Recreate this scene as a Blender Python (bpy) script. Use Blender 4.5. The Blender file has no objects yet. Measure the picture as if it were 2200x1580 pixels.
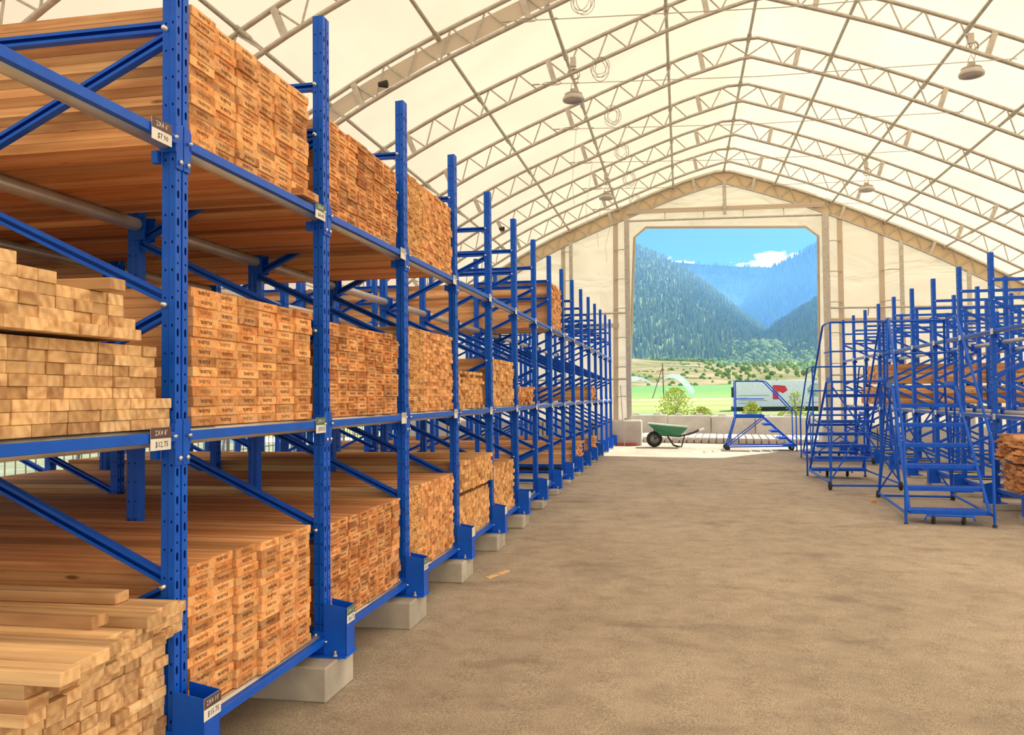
import bpy, math, random
from mathutils import Vector, Matrix
random.seed(7)
R = random.random
PI = math.pi
S = bpy.context.scene
COL = S.collection

# ------------------------------------------------------------------ camera
CAMZ = 1.45
right_v = Vector((0.9811326, 0.19307391, -0.01006401))
up_v = Vector((0.01625911, -0.03052897, 0.99940163))
fwd_v = Vector((-0.19265114, 0.98070915, 0.03309217))
cd = bpy.data.cameras.new('camera')
cam = bpy.data.objects.new('camera', cd)
COL.objects.link(cam)
m = Matrix((right_v, up_v, -fwd_v)).transposed().to_4x4()
m.translation = Vector((0, 0, CAMZ))
cam.matrix_world = m
cd.sensor_width = 36.0
cd.lens = 1850.0 / 2200.0 * 36.0
cd.clip_start = 0.05
cd.clip_end = 30000
S.camera = cam

# ------------------------------------------------------------------ light and exposure
S.view_settings.view_transform = 'Standard'
S.view_settings.look = 'None'
S.view_settings.gamma = 1.0
S.view_settings.use_curve_mapping = False
S.view_settings.exposure = 0.93

sd = bpy.data.lights.new('sun', 'SUN')
sd.energy = 4.2
sd.angle = 0.02
sd.color = (1.0, 0.95, 0.86)
sun = bpy.data.objects.new('sun', sd)
COL.objects.link(sun)
sdir = Vector((-2.7, -4.4, -5.6))
sun.rotation_euler = sdir.to_track_quat('-Z', 'Y').to_euler()
sun.location = (8, 30, 20)


def build_world():
    w = bpy.data.worlds.new('sky')
    S.world = w
    w.use_nodes = True
    nt = w.node_tree
    nt.nodes.clear()
    out = nt.nodes.new('ShaderNodeOutputWorld')
    bg = nt.nodes.new('ShaderNodeBackground')
    tc = nt.nodes.new('ShaderNodeTexCoord')
    sp = nt.nodes.new('ShaderNodeSeparateXYZ')
    nt.links.new(tc.outputs['Generated'], sp.inputs[0])
    rp = nt.nodes.new('ShaderNodeValToRGB')
    e = rp.color_ramp.elements
    e[0].position = 0.0
    e[0].color = (0.13, 0.42, 0.85, 1)
    e[1].position = 1.0
    e[1].color = (0.48, 0.52, 0.62, 1)
    k = rp.color_ramp.elements.new(0.16)
    k.color = (0.11, 0.38, 0.82, 1)
    k2 = rp.color_ramp.elements.new(0.4)
    k2.color = (0.40, 0.50, 0.66, 1)
    nt.links.new(sp.outputs[2], rp.inputs[0])
    # a low bank of white cloud above the ridge line
    mp = nt.nodes.new('ShaderNodeMapping')
    mp.inputs['Scale'].default_value = (1.0, 1.0, 2.2)
    nt.links.new(tc.outputs['Generated'], mp.inputs[0])
    nz = nt.nodes.new('ShaderNodeTexNoise')
    nz.inputs['Scale'].default_value = 9.0
    nz.inputs['Detail'].default_value = 7
    nz.inputs['Roughness'].default_value = 0.6
    nt.links.new(mp.outputs[0], nz.inputs['Vector'])
    hgt = nt.nodes.new('ShaderNodeMapRange')      # cloud thins out with height
    hgt.inputs['From Min'].default_value = 0.135
    hgt.inputs['From Max'].default_value = 0.19
    hgt.inputs['To Min'].default_value = 0.115
    hgt.inputs['To Max'].default_value = -0.22
    nt.links.new(sp.outputs[2], hgt.inputs['Value'])
    ad = nt.nodes.new('ShaderNodeMath')
    ad.operation = 'ADD'
    nt.links.new(nz.outputs[0], ad.inputs[0])
    nt.links.new(hgt.outputs[0], ad.inputs[1])
    cr = nt.nodes.new('ShaderNodeMapRange')
    cr.inputs['From Min'].default_value = 0.55
    cr.inputs['From Max'].default_value = 0.62
    nt.links.new(ad.outputs[0], cr.inputs['Value'])
    mx = nt.nodes.new('ShaderNodeMix')
    mx.data_type = 'RGBA'
    nt.links.new(cr.outputs[0], mx.inputs[0])
    nt.links.new(rp.outputs[0], mx.inputs[6])
    mx.inputs[7].default_value = (3.2, 3.4, 3.6, 1)
    nt.links.new(mx.outputs[2], bg.inputs[0])
    bg.inputs[1].default_value = 0.62
    nt.links.new(bg.outputs[0], out.inputs[0])


build_world()

# ------------------------------------------------------------------ mesh helpers


class MB:
    def __init__(s):
        s.v, s.f, s.mi, s.r, s.cur, s.rv, s.sm = [], [], [], [], 0, 0.0, []
        s.smooth = False

    def face(s, pts):
        b = len(s.v)
        s.v += [tuple(p) for p in pts]
        s.f.append(tuple(range(b, b + len(pts))))
        s.mi.append(s.cur)
        s.r.append(s.rv)
        s.sm.append(s.smooth)

    def add(s, verts, faces):
        b = len(s.v)
        s.v += [tuple(p) for p in verts]
        for f in faces:
            s.f.append(tuple(b + i for i in f))
            s.mi.append(s.cur)
            s.r.append(s.rv)
            s.sm.append(s.smooth)

    def box(s, x0, x1, y0, y1, z0, z1):
        s.add([(x0, y0, z0), (x1, y0, z0), (x1, y1, z0), (x0, y1, z0), (x0, y0, z1), (x1, y0, z1), (x1, y1, z1), (x0, y1, z1)],
              [(0, 3, 2, 1), (4, 5, 6, 7), (0, 1, 5, 4), (1, 2, 6, 5), (2, 3, 7, 6), (3, 0, 4, 7)])

    def bbox(s, x0, x1, y0, y1, z0, z1, b):     # box with chamfered edges
        X, Y, Z = (x0, x1), (y0, y1), (z0, z1)
        import itertools
        vid = {}
        vs = []
        for i, j, k in itertools.product((0, 1), repeat=3):
            sx, sy, sz = (1 - 2 * i), (1 - 2 * j), (1 - 2 * k)
            for ax in range(3):
                p = [X[i] + (0 if ax == 0 else sx * b), Y[j] + (0 if ax == 1 else sy * b), Z[k] + (0 if ax == 2 else sz * b)]
                vid[(i, j, k, ax)] = len(vs)
                vs.append(p)
        fs = []
        q = lambda *a: fs.append(tuple(vid[t] for t in a))
        for i in (0, 1):
            t = [(i, 0, 0, 0), (i, 1, 0, 0), (i, 1, 1, 0), (i, 0, 1, 0)]
            q(*(t if i else t[::-1]))
            t = [(0, i, 0, 1), (0, i, 1, 1), (1, i, 1, 1), (1, i, 0, 1)]
            q(*(t if i else t[::-1]))
            t = [(0, 0, i, 2), (1, 0, i, 2), (1, 1, i, 2), (0, 1, i, 2)]
            q(*(t if i else t[::-1]))
        for i, j in itertools.product((0, 1), repeat=2):
            q((i, j, 0, 0), (i, j, 1, 0), (i, j, 1, 1), (i, j, 0, 1))
            q((i, 0, j, 0), (i, 1, j, 0), (i, 1, j, 2), (i, 0, j, 2))
            q((0, i, j, 1), (1, i, j, 1), (1, i, j, 2), (0, i, j, 2))
        for c in itertools.product((0, 1), repeat=3):
            q((*c, 0), (*c, 1), (*c, 2))
        s.add(vs, fs)

    def bar(s, a, b, w, h=None, up=(0, 0, 1)):   # rectangular bar
        a, b = Vector(a), Vector(b)
        h = h or w
        d = (b - a).normalized()
        u = Vector(up)
        if abs(d.dot(u)) > .98:
            u = Vector((1, 0, 0))
        x = d.cross(u).normalized()
        z = x.cross(d).normalized()
        vs = [p + x * (sx * w / 2) + z * (sz * h / 2) for p in (a, b) for sx, sz in ((-1, -1), (1, -1), (1, 1), (-1, 1))]
        s.add(vs, [(0, 1, 2, 3), (7, 6, 5, 4), (0, 4, 5, 1), (1, 5, 6, 2), (2, 6, 7, 3), (3, 7, 4, 0)])

    def tube(s, pts, r, n=8, cap=True):
        pts = [Vector(p) for p in pts]
        sm, s.smooth = s.smooth, True
        rings = []
        px = None
        for i, p in enumerate(pts):
            d = (pts[min(i + 1, len(pts) - 1)] - pts[max(i - 1, 0)]).normalized()
            if px is None:
                u = Vector((0, 0, 1)) if abs(d.z) < .9 else Vector((1, 0, 0))
                px = d.cross(u).normalized()
            px = (px - d * px.dot(d)).normalized()
            py = d.cross(px)
            rr = r[i] if isinstance(r, (list, tuple)) else r
            rings.append([p + px * (rr * math.cos(2 * PI * k / n)) + py * (rr * math.sin(2 * PI * k / n)) for k in range(n)])
        vs = [v for g in rings for v in g]
        fs = [(i * n + k, i * n + (k + 1) % n, (i + 1) * n + (k + 1) % n, (i + 1) * n + k) for i in range(len(pts) - 1) for k in range(n)]
        s.add(vs, fs)
        s.smooth = False
        if cap:
            s.face(rings[0][::-1])
            s.face(rings[-1])
        s.smooth = sm

    def lathe(s, prof, c, axis='z', n=20):       # prof: (radius, height)
        sm, s.smooth = s.smooth, True
        vs = []
        for r, h in prof:
            for k in range(n):
                a, b = r * math.cos(2 * PI * k / n), r * math.sin(2 * PI * k / n)
                p = {'z': (a, b, h), 'x': (h, a, b), 'y': (b, h, a)}[axis]
                vs.append((c[0] + p[0], c[1] + p[1], c[2] + p[2]))
        s.add(vs, [(i * n + k, i * n + (k + 1) % n, (i + 1) * n + (k + 1) % n, (i + 1) * n + k) for i in range(len(prof) - 1) for k in range(n)])
        s.smooth = sm

    def holes(s, o, u, v, w, L, pitch, hw, hh, off=0.0, dbl=False):
        """a strip w wide along u, L long along v, one elongated hole per pitch"""
        o, u, v = Vector(o), Vector(u), Vector(v)
        n = int(L / pitch)
        for i in range(n):
            z0, z1 = i * pitch, (i + 1) * pitch
            cz = (z0 + z1) / 2
            W, H = hw, hh
            if dbl and i % 2:
                W, H = hw * .62, hh * .3
            outer = [(0, z0), (w / 2, z0), (w, z0), (w, cz), (w, z1), (w / 2, z1), (0, z1), (0, cz)]
            c = w / 2 + off
            inner = [(c - W / 2, cz - H * .27), (c, cz - H / 2), (c + W / 2, cz - H * .27), (c + W / 2, cz), (c + W / 2, cz + H * .27), (c, cz + H / 2), (c - W / 2, cz + H * .27), (c - W / 2, cz)]
            P = [o + u * a + v * b for a, b in outer] + [o + u * a + v * b for a, b in inner]
            s.add(P, [(k, (k + 1) % 8, 8 + (k + 1) % 8, 8 + k) for k in range(8)])
        if n * pitch < L:
            s.face([o + v * n * pitch, o + u * w + v * n * pitch, o + u * w + v * L, o + v * L])

    def mesh(s, name):
        me = bpy.data.meshes.new(name)
        me.from_pydata(s.v, [], s.f)
        me.polygons.foreach_set('material_index', s.mi)
        me.polygons.foreach_set('use_smooth', s.sm)
        if any(s.r):
            at = me.attributes.new('rnd', 'FLOAT', 'FACE')
            at.data.foreach_set('value', s.r)
        me.update()
        return me

    def build(s, name, mats, parent=None, loc=None):
        me = s.mesh(name)
        for mt in (mats if isinstance(mats, (list, tuple)) else [mats]):
            me.materials.append(mt)
        o = bpy.data.objects.new(name, me)
        COL.objects.link(o)
        if parent:
            o.parent = parent
        if loc:
            o.location = loc
        return o


def tag(o, label=None, cat=None, group=None, kind=None):
    if label:
        o['label'] = label
    if cat:
        o['category'] = cat
    if group:
        o['group'] = group
    if kind:
        o['kind'] = kind
    return o


def empty(name, loc, rz=0.0):
    o = bpy.data.objects.new(name, None)
    COL.objects.link(o)
    o.location = loc
    o.rotation_euler = (0, 0, rz)
    o.empty_display_size = .1
    return o


def kids(o):
    return [c for c in COL.objects if c.parent == o]


def copy_tree(o, ch=None):
    c = o.copy()
    COL.objects.link(c)
    for k in (ch if ch is not None else kids(o)):
        d = k.copy()
        COL.objects.link(d)
        d.parent = c
    return c


ORD = ['zeroth', 'first', 'second', 'third', 'fourth', 'fifth', 'sixth', 'seventh', 'eighth', 'ninth', 'tenth', 'eleventh', 'twelfth', 'thirteenth', 'fourteenth', 'fifteenth', 'sixteenth', 'seventeenth', 'eighteenth', 'nineteenth', 'twentieth']
ORD += ['twenty-' + w for w in ORD[1:10]]

# ------------------------------------------------------------------ materials


class NT:
    def __init__(s, name):
        s.m = bpy.data.materials.new(name)
        s.m.use_nodes = True
        s.t = s.m.node_tree
        s.b = s.t.nodes['Principled BSDF']
        s.out = s.t.nodes['Material Output']

    def n(s, ty, **kw):
        nd = s.t.nodes.new(ty)
        for k, v in kw.items():
            if k.startswith('_'):
                setattr(nd, k[1:], v)
            else:
                nd.inputs[k.replace('_', ' ') if k.replace('_', ' ') in nd.inputs else k].default_value = v
        return nd

    def l(s, a, b):
        s.t.links.new(a, b)

    def ramp(s, stops):
        r = s.t.nodes.new('ShaderNodeValToRGB')
        e = r.color_ramp.elements
        for i, (p, c) in enumerate(stops):
            if i < 2:
                e[i].position = p
                e[i].color = (*c, 1)
            else:
                k = e.new(p)
                k.color = (*c, 1)
        return r

    def math(s, op, a, b=None):
        nd = s.t.nodes.new('ShaderNodeMath')
        nd.operation = op
        for i, x in enumerate((a, b)):
            if x is None:
                continue
            if isinstance(x, (int, float)):
                nd.inputs[i].default_value = x
            else:
                s.l(x, nd.inputs[i])
        return nd.outputs[0]

    def mix(s, f, a, b, blend='MIX'):
        nd = s.t.nodes.new('ShaderNodeMix')
        nd.data_type = 'RGBA'
        nd.blend_type = blend
        for i, x in ((0, f), (6, a), (7, b)):
            if isinstance(x, (int, float)):
                nd.inputs[i].default_value = x
            elif isinstance(x, tuple):
                nd.inputs[i].default_value = (*x, 1)
            else:
                s.l(x, nd.inputs[i])
        return nd.outputs[2]

    def bump(s, h, strength=.3, dist=.01):
        b = s.t.nodes.new('ShaderNodeBump')
        b.inputs['Strength'].default_value = strength
        b.inputs['Distance'].default_value = dist
        s.l(h, b.inputs['Height'])
        s.l(b.outputs[0], s.b.inputs['Normal'])


def plain(name, col, rough=.5, metal=0.0, var=0.08, scale=6.0, bump=0.0):
    t = NT(name)
    tc = t.n('ShaderNodeTexCoord')
    nz = t.n('ShaderNodeTexNoise', Scale=scale, Detail=5.0)
    t.l(tc.outputs['Object'], nz.inputs['Vector'])
    lo = tuple(max(0, c * (1 - var)) for c in col)
    hi = tuple(min(1, c * (1 + var)) for c in col)
    r = t.ramp([(.3, lo), (.7, hi)])
    t.l(nz.outputs[0], r.inputs[0])
    t.l(r.outputs[0], t.b.inputs['Base Color'])
    t.b.inputs['Roughness'].default_value = rough
    t.b.inputs['Metallic'].default_value = metal
    if bump:
        t.bump(nz.outputs[0], bump)
    return t.m


def wood(name, stops, endtint, ringdark=.32, rs=16.0):
    t = NT(name)
    oi = t.n('ShaderNodeObjectInfo')
    at = t.n('ShaderNodeAttribute')
    at.attribute_name = 'rnd'
    rnd = t.math('FRACT', t.math('ADD', oi.outputs['Random'], at.outputs['Fac']))
    base = t.ramp(stops)
    t.l(rnd, base.inputs[0])
    tc = t.n('ShaderNodeTexCoord')
    sp = t.n('ShaderNodeSeparateXYZ')
    t.l(tc.outputs['Object'], sp.inputs[0])
    r2 = t.math('FRACT', t.math('MULTIPLY', rnd, 17.31))
    r3 = t.math('FRACT', t.math('MULTIPLY', rnd, 41.7))
    yy = t.math('ADD', sp.outputs[1], t.math('MULTIPLY', t.math('SUBTRACT', r2, .5), .25))
    zz = t.math('ADD', sp.outputs[2], t.math('MULTIPLY', t.math('SUBTRACT', r3, .5), .2))
    cb = t.n('ShaderNodeCombineXYZ')
    t.l(t.math('MULTIPLY', sp.outputs[0], .12), cb.inputs[0])
    t.l(yy, cb.inputs[1])
    t.l(zz, cb.inputs[2])
    wv = t.n('ShaderNodeTexWave', Scale=rs, Distortion=4.5, Detail=2.0)
    wv.inputs['Detail Scale'].default_value = 0.6
    wv.wave_type = 'RINGS'
    wv.rings_direction = 'X'
    t.l(cb.outputs[0], wv.inputs['Vector'])
    nz = t.n('ShaderNodeTexNoise', Scale=30.0, Detail=4.0)
    t.l(cb.outputs[0], nz.inputs['Vector'])
    c = t.mix(t.math('MULTIPLY', wv.outputs['Fac'], ringdark), base.outputs[0], (.62, .45, .32), 'MULTIPLY')
    blot = t.ramp([(.36, (.78, .68, .60)), (.56, (1, 1, 1))])
    t.l(nz.outputs[0], blot.inputs[0])
    c = t.mix(.8, c, blot.outputs[0], 'MULTIPLY')
    # knots on the long faces
    cb2 = t.n('ShaderNodeCombineXYZ')
    t.l(t.math('MULTIPLY', sp.outputs[0], .8), cb2.inputs[0])
    t.l(t.math('MULTIPLY', yy, 3.0), cb2.inputs[1])
    t.l(t.math('MULTIPLY', zz, 3.0), cb2.inputs[2])
    vo = t.n('ShaderNodeTexVoronoi', Scale=2.4)
    t.l(cb2.outputs[0], vo.inputs['Vector'])
    kn = t.ramp([(.035, (.38, .26, .18)), (.075, (1, 1, 1))])
    t.l(vo.outputs['Distance'], kn.inputs[0])
    c = t.mix(1.0, c, kn.outputs[0], 'MULTIPLY')
    ge = t.n('ShaderNodeNewGeometry')
    gs = t.n('ShaderNodeSeparateXYZ')
    t.l(ge.outputs['True Normal'], gs.inputs[0])
    en = t.math('GREATER_THAN', t.math('ABSOLUTE', gs.outputs[0]), .6)
    c = t.mix(en, c, t.mix(1.0, c, endtint, 'MULTIPLY'))
    n9 = t.n('ShaderNodeTexNoise', Scale=9.0, Detail=2.0, Distortion=.8)
    cb3 = t.n('ShaderNodeCombineXYZ')
    t.l(t.math('MULTIPLY', rnd, 37.0), cb3.inputs[0])
    t.l(yy, cb3.inputs[1])
    t.l(zz, cb3.inputs[2])
    t.l(cb3.outputs[0], n9.inputs['Vector'])
    sap = t.ramp([(.50, (0, 0, 0)), (.56, (.75, .75, .75))])
    t.l(n9.outputs[0], sap.inputs[0])
    heart = t.ramp([(.36, (.45, .45, .45)), (.43, (0, 0, 0))])
    t.l(n9.outputs[0], heart.inputs[0])
    c = t.mix(sap.outputs[0], c, t.mix(.55, c, (.98, .66, .33)))
    c = t.mix(heart.outputs[0], c, t.mix(1.0, c, (.66, .52, .42), 'MULTIPLY'))
    r4 = t.math('FRACT', t.math('MULTIPLY', rnd, 87.13))
    tone = t.ramp([(0, (.66, .60, .54)), (.35, (.90, .87, .84)), (.7, (1.02, 1.0, .98)), (1, (1.16, 1.16, 1.14))])
    t.l(r4, tone.inputs[0])
    c = t.mix(1.0, c, tone.outputs[0], 'MULTIPLY')
    t.l(c, t.b.inputs['Base Color'])
    t.b.inputs['Roughness'].default_value = .75
    t.bump(nz.outputs[0], .12, .004)
    return t.m


M_pine = wood('pine wood', [(0, (.72, .49, .27)), (.3, (.88, .65, .38)), (.6, (.78, .54, .30)), (.85, (.90, .69, .42)), (1, (.64, .41, .21))], (1.12, 1.1, 1.05), .48, 9.0)
M_cedar = wood('cedar wood', [(0, (.80, .41, .17)), (.3, (.95, .57, .27)), (.55, (.78, .38, .15)), (.72, (.96, .62, .31)), (.86, (.50, .25, .11)), (1, (.88, .50, .22))], (1.12, 1.0, .85))
M_dcedar = wood('dark cedar wood', [(0, (.68, .31, .115)), (.3, (.86, .45, .18)), (.6, (.70, .31, .11)), (.85, (.40, .18, .07)), (1, (.84, .43, .17))], (1.1, 1.0, .85))
M_fir = wood('fir wood', [(0, (.84, .52, .22)), (.35, (.92, .61, .28)), (.7, (.78, .46, .19)), (1, (.66, .38, .16))], (1.1, 1.02, .9))
def stamp_mat():
    t = NT('stamp ink')
    oi = t.n('ShaderNodeObjectInfo')
    r = t.ramp([(0, (.07, .03, .012)), (.55, (.14, .06, .025)), (1, (.42, .20, .08))])
    t.l(t.math('FRACT', t.math('MULTIPLY', oi.outputs['Random'], 53.7)), r.inputs[0])
    t.l(r.outputs[0], t.b.inputs['Base Color'])
    t.b.inputs['Roughness'].default_value = .85
    return t.m


M_stamp = stamp_mat()


def blue_mat():
    t = NT('blue powder coat')
    tc = t.n('ShaderNodeTexCoord')
    nz = t.n('ShaderNodeTexNoise', Scale=9.0, Detail=6.0)
    t.l(tc.outputs['Object'], nz.inputs['Vector'])
    r = t.ramp([(.3, (.002, .095, .66)), (.75, (.004, .13, .78))])
    t.l(nz.outputs[0], r.inputs[0])
    t.l(r.outputs[0], t.b.inputs['Base Color'])
    t.b.inputs['Roughness'].default_value = .42
    t.b.inputs['Specular IOR Level'].default_value = .3
    t.bump(nz.outputs[0], .03)
    return t.m


M_blue = blue_mat()
M_galv = plain('galvanized steel', (.52, .50, .44), .45, .55, .15, 14)
M_roll = plain('zinc roller tube', (.60, .58, .52), .38, .5, .1, 8)
M_bolt = plain('bright bolt steel', (.75, .75, .73), .25, .9)
M_conc = plain('cast concrete', (.50, .47, .40), .9, 0, .22, 5, .25)
M_block = plain('pale concrete', (.62, .58, .51), .9, 0, .15, 2.5, .2)
M_white = plain('white plastic', (.86, .86, .84), .4)
M_tagtop = plain('brown tag print', (.11, .06, .06), .5)
M_tagtopg = plain('green tag print', (.07, .17, .10), .5)
M_ink = plain('black print', (.03, .03, .03), .6)
M_rubber = plain('black rubber', (.035, .035, .035), .8)
M_green = plain('green barrow steel', (.05, .25, .13), .45)
M_lamp = plain('grey lamp casting', (.56, .54, .49), .5, .3)
M_lens = plain('lamp lens', (.34, .31, .30), .3)
M_black = plain('black cable', (.05, .045, .04), .6)
M_red = plain('red plastic', (.75, .03, .05), .5)
M_brick = plain('red curb paint', (.55, .13, .10), .8)


def fabric(name, col, dif, mixf=.55, scale=(.5, .5, 1.6), bmp=.6):
    t = NT(name)
    tc = t.n('ShaderNodeTexCoord')
    mp = t.n('ShaderNodeMapping')
    mp.inputs['Scale'].default_value = scale
    t.l(tc.outputs['Object'], mp.inputs[0])
    mp.inputs['Rotation'].default_value = (0, .35, 0)
    nz = t.n('ShaderNodeTexNoise', Scale=1.1, Detail=2.5, Distortion=1.6)
    t.l(mp.outputs[0], nz.inputs['Vector'])
    r = t.ramp([(.3, tuple(c * .88 for c in col)), (.65, col)])
    t.l(nz.outputs[0], r.inputs[0])
    tr = t.n('ShaderNodeBsdfTranslucent')
    df = t.n('ShaderNodeBsdfDiffuse')
    df.inputs[0].default_value = (*dif, 1)
    t.l(r.outputs[0], tr.inputs[0])
    b = t.n('ShaderNodeBump')
    b.inputs['Strength'].default_value = bmp
    b.inputs['Distance'].default_value = .12
    t.l(nz.outputs[0], b.inputs['Height'])
    t.l(b.outputs[0], tr.inputs['Normal'])
    t.l(b.outputs[0], df.inputs['Normal'])
    mx = t.n('ShaderNodeMixShader')
    mx.inputs[0].default_value = mixf
    t.l(df.outputs[0], mx.inputs[1])
    t.l(tr.outputs[0], mx.inputs[2])
    t.l(mx.outputs[0], t.out.inputs['Surface'])
    return t.m


M_roof = fabric('roof membrane', (1.0, .778, .56), (.86, .78, .60), .56, (.3, .3, .3), .15)
M_wallf = fabric('gable membrane', (.60, .53, .42), (.80, .74, .63), .5, (.55, .55, 1.1), .8)
M_sleeve = fabric('tan webbing', (.62, .47, .28), (.80, .66, .46), .35, (.3, .3, .6), .3)
M_band = fabric('pocket band', (.62, .53, .40), (.88, .80, .66), .42, (.3, .3, .6), .2)


def floor_mat():
    t = NT('dusty asphalt')
    tc = t.n('ShaderNodeTexCoord')
    big = t.n('ShaderNodeTexNoise', Scale=.5, Detail=6.0, Distortion=.1)
    mid = t.n('ShaderNodeTexNoise', Scale=4.5, Detail=6.0, Roughness=.7)
    fine = t.n('ShaderNodeTexNoise', Scale=150.0, Detail=4.0, Roughness=.65)
    vo = t.n('ShaderNodeTexVoronoi', Scale=70.0)
    mp = t.n('ShaderNodeMapping')
    mp.inputs['Scale'].default_value = (1.2, .8, 1)
    t.l(tc.outputs['Object'], mp.inputs[0])
    t.l(mp.outputs[0], big.inputs['Vector'])
    for k in (mid, fine, vo):
        t.l(tc.outputs['Object'], k.inputs['Vector'])
    r = t.ramp([(.32, (.39, .345, .28)), (.5, (.455, .405, .335)), (.68, (.52, .465, .385))])
    t.l(big.outputs[0], r.inputs[0])
    c = r.outputs[0]
    r2 = t.ramp([(.3, (.70, .68, .66)), (.6, (1.08, 1.08, 1.06))])
    t.l(mid.outputs[0], r2.inputs[0])
    c = t.mix(.75, c, r2.outputs[0], 'MULTIPLY')
    st = t.n('ShaderNodeTexNoise', Scale=1.3, Detail=5.0, Distortion=.25)     # oil stains
    mp2 = t.n('ShaderNodeMapping')
    mp2.inputs['Scale'].default_value = (.8, 1.4, 1)
    mp2.inputs['Location'].default_value = (3.2, 1.0, 0)
    t.l(tc.outputs['Object'], mp2.inputs[0])
    t.l(mp2.outputs[0], st.inputs['Vector'])
    r3 = t.ramp([(.30, (.66, .65, .65)), (.42, (1, 1, 1))])
    t.l(st.outputs[0], r3.inputs[0])
    c = t.mix(.8, c, r3.outputs[0], 'MULTIPLY')
    r4 = t.ramp([(.37, (.42, .40, .38)), (.60, (1.33, 1.30, 1.23))])
    t.l(fine.outputs[0], r4.inputs[0])
    c = t.mix(.8, c, r4.outputs[0], 'MULTIPLY')
    sp = t.ramp([(.06, (1.7, 1.65, 1.55)), (.13, (1, 1, 1))])
    t.l(vo.outputs['Distance'], sp.inputs[0])
    c = t.mix(.5, c, sp.outputs[0], 'MULTIPLY')
    t.l(c, t.b.inputs['Base Color'])
    t.b.inputs['Roughness'].default_value = .88
    t.bump(fine.outputs[0], .5, .006)
    return t.m


M_floor = floor_mat()

# ------------------------------------------------------------------ geometry constants
XL, Y0, SP = -1.80, 2.82, 1.30          # left rack: front post line, first post, bay pitch
XR, YR, SR = 3.81, 11.65, 1.248         # right rack
TRY = [-13.55, -11.4, -9.25, -7.1, -4.95, -2.8, -.65, 1.5, 3.65, 5.8, 7.95, 10.1, 12.25, 14.4, 16.55, 18.7, 20.85, 23.0]


def lerp(pts, x):
    if x <= pts[0][0]:
        return pts[0][1]
    for (a, b), (c, d) in zip(pts, pts[1:]):
        if x <= c:
            return b + (d - b) * (x - a) / (c - a)
    return pts[-1][1]


def ground(x, y):
    g = lerp([(5.5, 0), (9.1, .033), (10.4, .07), (11.7, .092), (13.5, .115), (19.5, .145), (23, .15), (27, .23), (40, .23)], y)
    return g - .018 * max(0, min(12, x + 1.7))


PROF = [(-8.35, .0), (-8.22, 2.0), (-7.75, 3.4), (-7.0, 4.2), (-6.0, 4.95), (-5.14, 4.73 + .55), (-4.49, 5.13 + .45), (-3.2, 5.80 + .15)]
# left half measured offsets from the ridge, then the right half (drop below ridge at distance)
LEFT = [(0, 0), (.82, .19), (1.14, .30), (1.86, .54), (2.61, .83), (3.97, 1.37), (4.38, 1.55), (5.67, 2.22), (6.32, 2.62), (7.3, 3.3), (8.3, 4.25), (9.0, 5.3), (9.35, 6.3), (9.5, 7.35)]
RIGHT = [(0, 0), (.62, .165), (1.68, .59), (2.41, .86), (3.40, 1.28), (3.91, 1.58), (4.99, 2.03), (6.05, 2.67), (7.03, 3.17), (8.0, 3.85), (8.9, 4.75), (9.5, 5.7), (9.8, 6.6), (9.9, 7.5)]
APX, APZ = 1.18, 7.34


def smooth(pts, n=56):
    # Catmull-Rom through points
    out = []
    P = [pts[0]] + pts + [pts[-1]]
    for i in range(1, len(P) - 2):
        p0, p1, p2, p3 = P[i - 1:i + 3]
        for k in range(4):
            t = k / 4
            out.append(tuple(.5 * ((2 * b) + (-a + c) * t + (2 * a - 5 * b + 4 * c - d) * t * t + (-a + 3 * b - 3 * c + d) * t ** 3) for a, b, c, d in zip(p0, p1, p2, p3)))
    out.append(pts[-1])
    return out


LS = smooth([(0, 0), (1.14, .30), (2.61, .83), (4.38, 1.54), (5.67, 2.20), (6.9, 3.0), (8.1, 4.05), (8.95, 5.3), (9.35, 6.4), (9.5, 7.35)])
RS = smooth([(0, 0), (1.68, .58), (3.3, 1.26), (4.9, 2.02), (6.05, 2.64), (7.1, 3.25), (8.2, 4.05), (9.1, 5.1), (9.7, 6.3), (9.9, 7.5)])
ARC = [(APX - d, APZ - z) for d, z in LS[::-1]] + [(APX + d, APZ - z) for d, z in RS[1:]]
# evenly spaced along its length
_cum = [0]
for a, b in zip(ARC, ARC[1:]):
    _cum.append(_cum[-1] + math.dist(a, b))
ALEN = _cum[-1]
SRIDGE = _cum[len(LS) - 1]


def arc(s, off=0.0):
    s = max(0, min(ALEN - 1e-4, s))
    i = max(k for k in range(len(_cum) - 1) if _cum[k] <= s)
    t = (s - _cum[i]) / (_cum[i + 1] - _cum[i])
    a, b = ARC[i], ARC[i + 1]
    x, z = a[0] + (b[0] - a[0]) * t, a[1] + (b[1] - a[1]) * t
    if off:
        e = .15
        def raw(q):
            q = max(0, min(ALEN - 1e-4, q))
            j = max(k for k in range(len(_cum) - 1) if _cum[k] <= q)
            u = (q - _cum[j]) / (_cum[j + 1] - _cum[j])
            return ARC[j][0] + (ARC[j + 1][0] - ARC[j][0]) * u, ARC[j][1] + (ARC[j + 1][1] - ARC[j][1]) * u
        p, q = raw(s - e), raw(s + e)
        dx, dz = q[0] - p[0], q[1] - p[1]
        L = math.hypot(dx, dz)
        x, z = x + dz / L * off, z - dx / L * off
    return x, z


def arc_z(x):
    for a, b in zip(ARC, ARC[1:]):
        if a[0] <= x <= b[0]:
            return a[1] + (b[1] - a[1]) * (x - a[0]) / max(1e-6, b[0] - a[0])
    return 0


def s_at(x):
    for i, (a, b) in enumerate(zip(ARC, ARC[1:])):
        if a[0] <= x <= b[0]:
            return _cum[i] + (_cum[i + 1] - _cum[i]) * (x - a[0]) / max(1e-6, b[0] - a[0])


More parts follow.
